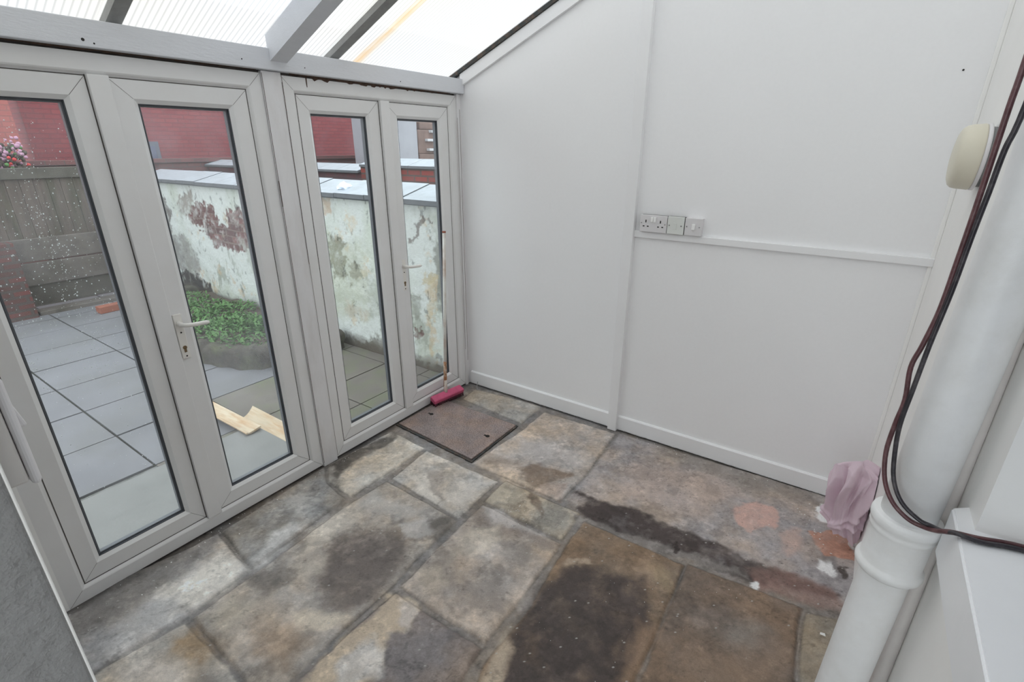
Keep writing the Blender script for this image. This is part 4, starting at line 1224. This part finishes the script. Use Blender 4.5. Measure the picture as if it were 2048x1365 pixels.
# ------------------------------------------------------------------ the yard
# paving: bedding + flags in one mesh
xj = [-0.88, -1.455, -2.03, -2.62, -3.20, -3.75, -4.35, -4.86, -5.6]
yj = [-4.4, -3.76, -3.15, -2.55, -1.94, -1.33, -0.72, -0.10, 0.03]
bm = bmesh.new()
add_box(bm, (-12, -8, GND - 0.30), (-0.06, 12, GND - 0.012))
r = random.Random(9)
for i in range(len(xj) - 1):
    for j in range(len(yj) - 1):
        sh = 0.0
        g = 0.007
        dz = r.uniform(-0.002, 0.002)
        add_box(bm, (xj[i + 1] + g, yj[j] + g, GND - 0.03), (xj[i] - g, yj[j + 1] - g, GND + dz), 0, 1, mi=3 if (i == 0 and j >= 5) or j >= 7 else 1)
for j in range(4, len(yj) - 1):           # flags between the beds and the doors on the right
    add_box(bm, (-0.875, yj[j] + 0.005, GND - 0.03), (-0.47, yj[j + 1] - 0.005, GND), 0, 1, mi=3)
    add_box(bm, (-0.46, yj[j] + 0.005, GND - 0.03), (-0.075, yj[j + 1] - 0.005, GND + 0.001), 0, 1, mi=3)
add_box(bm, (-0.868, -4.4, GND - 0.03), (-0.70, -1.335, GND - 0.004), 0, 1, mi=2)
struct(bm_obj('ground_paving', bm, None, mats=[M['pavejoint'], M['paver'], M['gravel'], M['mossypaver']]), 'grey concrete paving flags of the back yard')
bm = bmesh.new()
add_box(bm, (-0.775, -2.95, GND - 0.02), (-0.075, -1.37, 0.012), 0.006, 2)
tag(bm_obj('doorstep_slab', bm, M['step']), 'pale concrete step slab outside the left pair of doors', 'step')

# garden wall: limewashed, peeling
us = np.arange(-5.35, -0.055, 0.009)
vs = np.arange(GND - 0.02, 1.37, 0.009)
U, V = np.meshgrid(us, vs, indexing='ij')
col = np.ones(U.shape + (3,)) * np.array((0.66, 0.69, 0.66))
g1 = np.clip((fbm(U * 2.2, V * 1.6, 201, 6, 0.6) - 0.0) * 5, 0, 1)[..., None]
col = col * (1 - g1 * 0.5) + np.array(lin((176, 184, 160))) * g1 * 0.5
g2 = np.clip((fbm(U * 6, V * 3.0, 211, 6, 0.66) - 0.10) * 12, 0, 1)[..., None] * np.clip(1.1 - V[..., None] * 0.55, 0, 1)
col = col * (1 - g2 * 0.6) + np.array(lin((120, 124, 104))) * g2 * 0.6
g3 = np.clip((fbm(U * 5, V * 5, 221, 6, 0.7) - 0.15) * 14, 0, 1)[..., None]
col = col * (1 - g3 * 0.5) + np.array(lin((206, 178, 140))) * g3 * 0.5
bricky = np.clip(0.5 + fbm(U * 4, V * 13, 231) * 3, 0, 1)
col = paint(col, U, V, PEELED_PATCHES, 1.0, 0.08, 240, 0.13, 2.4)
red = np.clip((col[..., 0] / (col[..., 1] + 1e-6) - 1.35) * 4, 0, 1)
row = np.floor(V / 0.075)
bu = U / 0.225 + (row % 2) * 0.5
mort = ((V / 0.075 - row) < 0.14) | ((bu - np.floor(bu)) < 0.05)
tone = 0.65 + 0.8 * _hash(np.floor(bu), row, 77)
bc = col * np.where(mort, 1.0, tone)[..., None]
bc = np.where(mort[..., None], np.array(lin((128, 112, 104))), bc)
col = col * (1 - red[..., None]) + bc * red[..., None]
g4 = np.clip((fbm(U * 14, V * 9, 251, 5, 0.7) - 0.17) * 14, 0, 1)[..., None]
col = col * (1 - g4 * 0.5)
damp = np.clip(1 - (V - GND) / (0.14 + 0.12 * fbm(U * 5, V * 0, 261)), 0, 1)[..., None] ** 0.5
col = col * (1 - damp) + np.array(lin((92, 84, 74))) * damp
h = fbm(U * 4, V * 4, 271, 5) * 0.03 - red * 0.008
gw = struct(empty('wall_garden', (-2.6, 0.03, 0)), 'white-limewashed peeling garden wall with slate coping')
grid_surface('limewashed_face', us, vs, lambda a, b, hh: (a, 0.03 - hh - 0.005, b), h, np.clip(col, 0.01, 0.9), M['peeled'], gw)
box('wall_core', (-5.35, 0.055, GND - 0.1), (-0.06, 0.24, 1.36), M['mortar'], gw)
x = -5.4
r = random.Random(4)
while x < -0.08:
    w = r.uniform(0.36, 0.44)
    x2 = min(x + w, -0.06)
    dz = r.uniform(-0.004, 0.004)
    bm = bmesh.new()
    add_prism(bm, [(-0.035, 1.366 + dz), (0.30, 1.45 + dz), (0.30, 1.488 + dz), (-0.035, 1.402 + dz)], 0, x + 0.003, x2 - 0.003)
    bm.faces.ensure_lookup_table(); bm.normal_update()
    bmesh.ops.recalc_face_normals(bm, faces=bm.faces)
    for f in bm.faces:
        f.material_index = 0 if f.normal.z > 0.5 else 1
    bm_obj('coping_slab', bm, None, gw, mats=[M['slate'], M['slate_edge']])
    x = x2
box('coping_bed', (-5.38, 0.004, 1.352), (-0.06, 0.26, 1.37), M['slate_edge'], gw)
adopt(gw)
# bits on the coping
bm = bmesh.new()
bmesh.ops.create_icosphere(bm, subdivisions=2, radius=0.05)
for v in bm.verts:
    k = 1 + 0.5 * math.sin(v.co.x * 120 + 1) * math.cos(v.co.y * 90) + 0.2 * math.sin(v.co.z * 200)
    v.co = Vector((v.co.x * k * 1.2, v.co.y * k, v.co.z * k * 0.7)) + Vector((-1.42, 0.10, 1.445))
tag(bm_obj('crumpled_scrap', bm, M['scrap']), 'crumpled white scrap lying on the garden wall coping', 'litter')

# second boundary wall beyond
bw = struct(empty('wall_boundary', (-2.5, 1.9, 0)), 'red brick boundary wall with slate coping beyond the white wall')
box('shaded_brick_part', (-8.2, 1.92, GND - 0.1), (-3.36, 2.12, 1.43), M['shbrick'], bw)
box('red_brick_part', (-3.36, 1.90, GND - 0.1), (0.6, 2.12, 1.51), M['nbrick'], bw)
def cop(x0, x1, z):
    x = x0
    while x < x1 - 0.05:
        w = r.uniform(0.36, 0.5)
        x2 = min(x + w, x1)
        bm = bmesh.new()
        add_prism(bm, [(1.86, z), (2.16, z + 0.085), (2.16, z + 0.105), (1.86, z + 0.030)], 0, x + 0.003, x2 - 0.003)
        bmesh.ops.recalc_face_normals(bm, faces=bm.faces)
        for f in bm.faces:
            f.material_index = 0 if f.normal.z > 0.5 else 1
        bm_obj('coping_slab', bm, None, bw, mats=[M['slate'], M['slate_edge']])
        x = x2
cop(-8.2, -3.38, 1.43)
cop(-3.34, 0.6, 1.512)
adopt(bw)
lw = box('wall_far_low', (-7.7, -0.6, GND - 0.1), (-7.5, 6.2, 1.50), M['lbrick'])
struct(lw, 'low dark brick wall in front of the big red building')
cp = box('low_wall_coping', (-7.74, -0.62, 1.50), (-7.46, 6.2, 1.565), M['lbrick'], lw)

# raised planter
pl = thing('raised_planter', (-2.45, -0.2, GND), 'low curved stone-edged planting bed against the white garden wall', 'planter')
r = random.Random(17)
cxp, cyp = -2.95, -0.03
def sup(a):
    c_, s_ = math.cos(a), math.sin(a)
    return (abs(c_) ** 3.5 + abs(s_) ** 3.5) ** (-1 / 3.5)
nA, prof = 220, [(0.0, 0.0), (0.005, 0.05), (0.0, 0.10), (0.012, 0.145), (0.04, 0.168), (0.09, 0.172), (0.14, 0.165), (0.165, 0.14), (0.17, 0.05)]
vv, ff = [], []
for i in range(nA + 1):
    a = math.pi * (1.01 + 0.98 * i / nA)
    for q, (d_, h_) in enumerate(prof):
        an = a * 9
        e = 0.020 * math.sin(an * 1.7 + q) * math.sin(an * 0.61 + 2) + 0.010 * math.sin(an * 5.3 + q * 2.1)
        cr = -0.016 if (i % 13) == 0 and q > 1 else 0
        rr = 1.0 - d_ + e + cr * (1 if q < 4 else 0)
        z = GND + h_ * (1 + 0.10 * math.sin(an * 0.9)) + (cr if q >= 3 else 0) + 0.006 * math.sin(an * 7 + q) * (q > 0)
        vv.append((cxp + (rr + 0.48) * sup(a) * math.cos(a), cyp + rr * sup(a) * math.sin(a), z))
k = len(prof)
for i in range(nA):
    for q in range(k - 1):
        ff.append((i * k + q, (i + 1) * k + q, (i + 1) * k + q + 1, i * k + q + 1))
mesh_obj('stone_kerb', vv, ff, M['stonekerb'], pl, True)
vv, ff = [], []
nr, na = 12, 40
for i in range(nr + 1):
    for k in range(na + 1):
        a = math.pi * (1.0 + k / na)
        q = i / nr
        x, y = cxp + 1.36 * sup(a) * q * math.cos(a), cyp + 0.88 * sup(a) * q * math.sin(a)
        z = 0.085 + 0.03 * (1 - q) + 0.02 * math.sin(x * 9) * math.cos(y * 11) + 0.012 * math.sin(x * 31 + y * 17)
        vv.append((x, y, z))
for i in range(nr):
    for k in range(na):
        ff.append((i * (na + 1) + k, i * (na + 1) + k + 1, (i + 1) * (na + 1) + k + 1, (i + 1) * (na + 1) + k))
mesh_obj('soil', vv, ff, M['soil'], pl, True)
adopt(pl)
# weeds
vv, ff = [], []
def leafq(x, y, z, L, w, yaw, pitch):
    d = Vector((math.cos(yaw) * math.cos(pitch), math.sin(yaw) * math.cos(pitch), math.sin(pitch)))
    s = Vector((-math.sin(yaw), math.cos(yaw), 0)) * w
    b = len(vv)
    p = Vector((x, y, z))
    vv.extend([p, p + d * L * 0.5 + s + Vector((0, 0, .1 * L)), p + d * L + Vector((0, 0, -.15 * L)), p + d * L * 0.5 - s + Vector((0, 0, .1 * L))])
    ff.append((b, b + 1, b + 2, b + 3))
r = random.Random(23)
for (x, y, rad, hh, n) in ((-2.30, -0.36, 0.17, 0.11, 650), (-2.70, -0.45, 0.24, 0.06, 650), (-3.05, -0.28, 0.25, 0.10, 550), (-3.4, -0.5, 0.35, 0.07, 900), (-3.9, -0.4, 0.3, 0.08, 500), (-3.15, -0.75, 0.25, 0.04, 400), (-2.75, -0.68, 0.20, 0.05, 420), (-2.0, -0.55, 0.20, 0.03, 260), (-2.35, -0.72, 0.20, 0.04, 320), (-1.78, -0.48, 0.15, 0.03, 140), (-2.5, -0.45, 0.16, 0.12, 420), (-2.0, -0.80, 0.10, 0.03, 90), (-2.5, -0.90, 0.16, 0.03, 90)):
    for _ in range(int(n * 0.5)):
        a, q = r.random() * 6.283, math.sqrt(r.random())
        px, py = x + rad * q * math.cos(a), y + rad * q * math.sin(a)
        if py > -0.02: continue
        pz = 0.095 + hh * r.random() * (1 - q * q * 0.7)
        leafq(px, py, pz, r.uniform(.03, .075), r.uniform(.008, .018), r.random() * 6.283, r.uniform(-0.1, 1.1))
tag(mesh_obj('weeds', vv, ff, M['leaf'], None), 'low bright green weeds growing in the curved stone bed', 'weeds', kind='stuff')

# pine mouldings lying outside
def moulding(name, a, b, w, label, hflip=1, curl=0.045, pw=2.6):
    a, b = Vector(a), Vector(b)
    d = (b - a).normalized()
    s = Vector((-d.y, d.x, 0))
    # concave cornice section, thickness ~12 mm
    prof = []
    for k in range(11):
        t_ = k / 10
        prof.append((w * t_, curl * t_ ** pw + (0.006 if t_ < 0.12 else 0)))
    low = [(q[0], q[1] - 0.0) for q in prof]
    up = [(q[0] - 0.004, q[1] + 0.012) for q in prof][::-1]
    poly = low + up
    bm = bmesh.new()
    r0 = [bm.verts.new(a + s * p[0] * hflip + Vector((0, 0, p[1]))) for p in poly]
    r1 = [bm.verts.new(b + s * p[0] * hflip + Vector((0, 0, p[1]))) for p in poly]
    n = len(poly)
    for i in range(n):
        bm.faces.new((r0[i], r0[(i + 1) % n], r1[(i + 1) % n], r1[i]))
    bm.faces.new(r0); bm.faces.new(r1[::-1])
    return tag(bm_obj(name, bm, M['pine']), label, 'moulding', 'pine mouldings on the paving')
moulding('pine_moulding', (-2.05, -1.46, GND + 0.004), (-0.66, -1.480, 0.0165), 0.10, 'longer pale pine moulding resting its end on the doorstep slab', curl=0.016, pw=1.6)
moulding('pine_moulding', (-0.96, -1.362, GND + 0.006), (-0.33, -1.368, GND + 0.006), 0.10, 'shorter curved pine moulding beside the doorstep slab', curl=0.06, pw=2.2)

# loose brick
box_b = box('loose_brick', (-4.74, -0.99, GND), (-4.62, -0.72, GND + 0.075), M['brickred'], bevel=0.004, rot=Matrix.Rotation(0.05, 4, 'Z'))
tag(box_b, 'single red brick lying on the paving near the fence', 'brick')

# fence at the end of the yard
fe = thing('wooden_fence', (-5.3, -1.2, GND), 'weathered dark wooden board fence across the end of the yard', 'fence')
y = -3.4
r = random.Random(31)
while y < 0.02:
    w = 0.118
    box('fence_board', (-5.33 + r.uniform(0, .008), y + 0.002, 0.56), (-5.305, min(y + w, 0.03), 1.50 + r.uniform(-.008, .008)), M['fence'], fe, bevel=0.002, seg=1)
    y += w
box('top_rail', (-5.345, -3.4, 1.43), (-5.27, 0.03, 1.545), M['rail'], fe, bevel=0.006)
for z in (0.30, 0.565):
    box('gravel_board_and_shade', (-5.33, -3.4, z - 0.02), (-5.28, 0.03, z + 0.235), M['gravelboard'], fe, bevel=0.01)
box('gravel_board_and_shade', (-5.33, -3.4, 0.05), (-5.31, 0.03, 0.27), M['rail'], fe, bevel=0.004)  # dark strip standing for the shadow above the stone edging
adopt(fe)
tag(box('stone_edging', (-5.28, -1.40, GND - 0.02), (-5.10, 0.0, 0.015), M['gravelboard'], bevel=0.01), 'pale stone edging strip along the foot of the wooden fence', 'kerb')
tag(box('brick_pier', (-5.25, -3.4, GND - 0.02), (-5.06, -1.42, 0.80), M['ybrick'], bevel=0.006), 'low worn red brick wall in front of the fence, left part', 'brick wall')

# far buildings
b1 = thing('red_brick_building', (-9, 3, GND), 'large red brick building filling the view beyond the yard walls', 'building')
box('brick_wall', (-9.6, -0.05, GND), (-9.0, 7.3, 4.4), M['fbrick'], b1)
f_ = box('window_frame', (-9.02, 1.05, 1.38), (-8.96, 1.80, 1.84), M['winframe'], b1)
box('window_glass', (-8.965, 1.12, 1.44), (-8.95, 1.73, 1.76), M['winglass'], f_)
adopt(b1)
tag(box('brick_lit_face', (-9.2, -7.0, GND), (-8.4, -0.30, 4.4), M['fbrick2']), 'lighter-lit face of the red brick building at the far left of the yard view', 'building')
b2 = box('grey_rendered_outhouse', (-6.5, 4.38, GND), (-6.0, 5.72, 3.0), M['render'], bevel=0.02)
tag(b2, 'grey rendered outhouse seen through the last door pane', 'building')
st = thing('stepped_masonry_stack', (-6.1, 6.4, GND), 'brown masonry stack with pale stone bands beside the grey outhouse', 'masonry')
bm = bmesh.new()
add_box(bm, (-6.7, 5.75, GND), (-6.0, 7.4, 1.60), 0.02)
add_box(bm, (-6.6, 5.76, 1.60), (-6.03, 7.4, 2.10), 0.03)
add_box(bm, (-6.6, 5.85, 2.10), (-6.05, 7.4, 2.26), 0.04)
bm_obj('masonry_body', bm, M['brownwall'], st)
for y0, z in ((6.02, 1.66), (5.98, 1.86), (6.12, 2.04)):
    box('stone_band', (-6.05, y0, z), (-5.94, 7.4, z + 0.055), M['palestone'], st, bevel=0.008)
adopt(st)
tag(box('grey_house', (-9.4, 7.3, GND), (-8.7, 16, 4.6), M['render']), 'grey house wall furthest away behind the masonry stack', 'building')

# flowering shrub behind the fence
sh = thing('flowering_shrub', (-6.2, -1.25, GND), 'blurry shrub with pink and red blooms above the fence', 'shrub')
r = random.Random(41)
def blobs(name, m, n, s, zlo, zhi):
    bm = bmesh.new()
    for _ in range(n):
        p = Vector((-6.2 + r.gauss(0, .12), r.uniform(-1.75, -0.84), r.uniform(zlo, zhi)))
        bmesh.ops.create_icosphere(bm, subdivisions=1, radius=s * r.uniform(.6, 1.2), matrix=Matrix.Translation(p) @ Matrix.Rotation(r.random() * 3, 4, 'X'))
    return tag(bm_obj(name, bm, m, sh, True), kind='stuff')
blobs('foliage', M['soil'], 320, 0.032, 1.25, 1.78)
blobs('pale_blooms', M['pinkbloom'], 330, 0.026, 1.35, 1.86)
blobs('red_blooms', M['redbloom'], 60, 0.022, 1.45, 1.72)
blobs('green_leaves', M['leaf'], 90, 0.026, 1.45, 1.8)
tube('stem', [(-6.2, -1.25, GND), (-6.2, -1.24, 0.7), (-6.2, -1.25, 1.4)], 0.02, M['brownwall'], sh, 10)
adopt(sh)
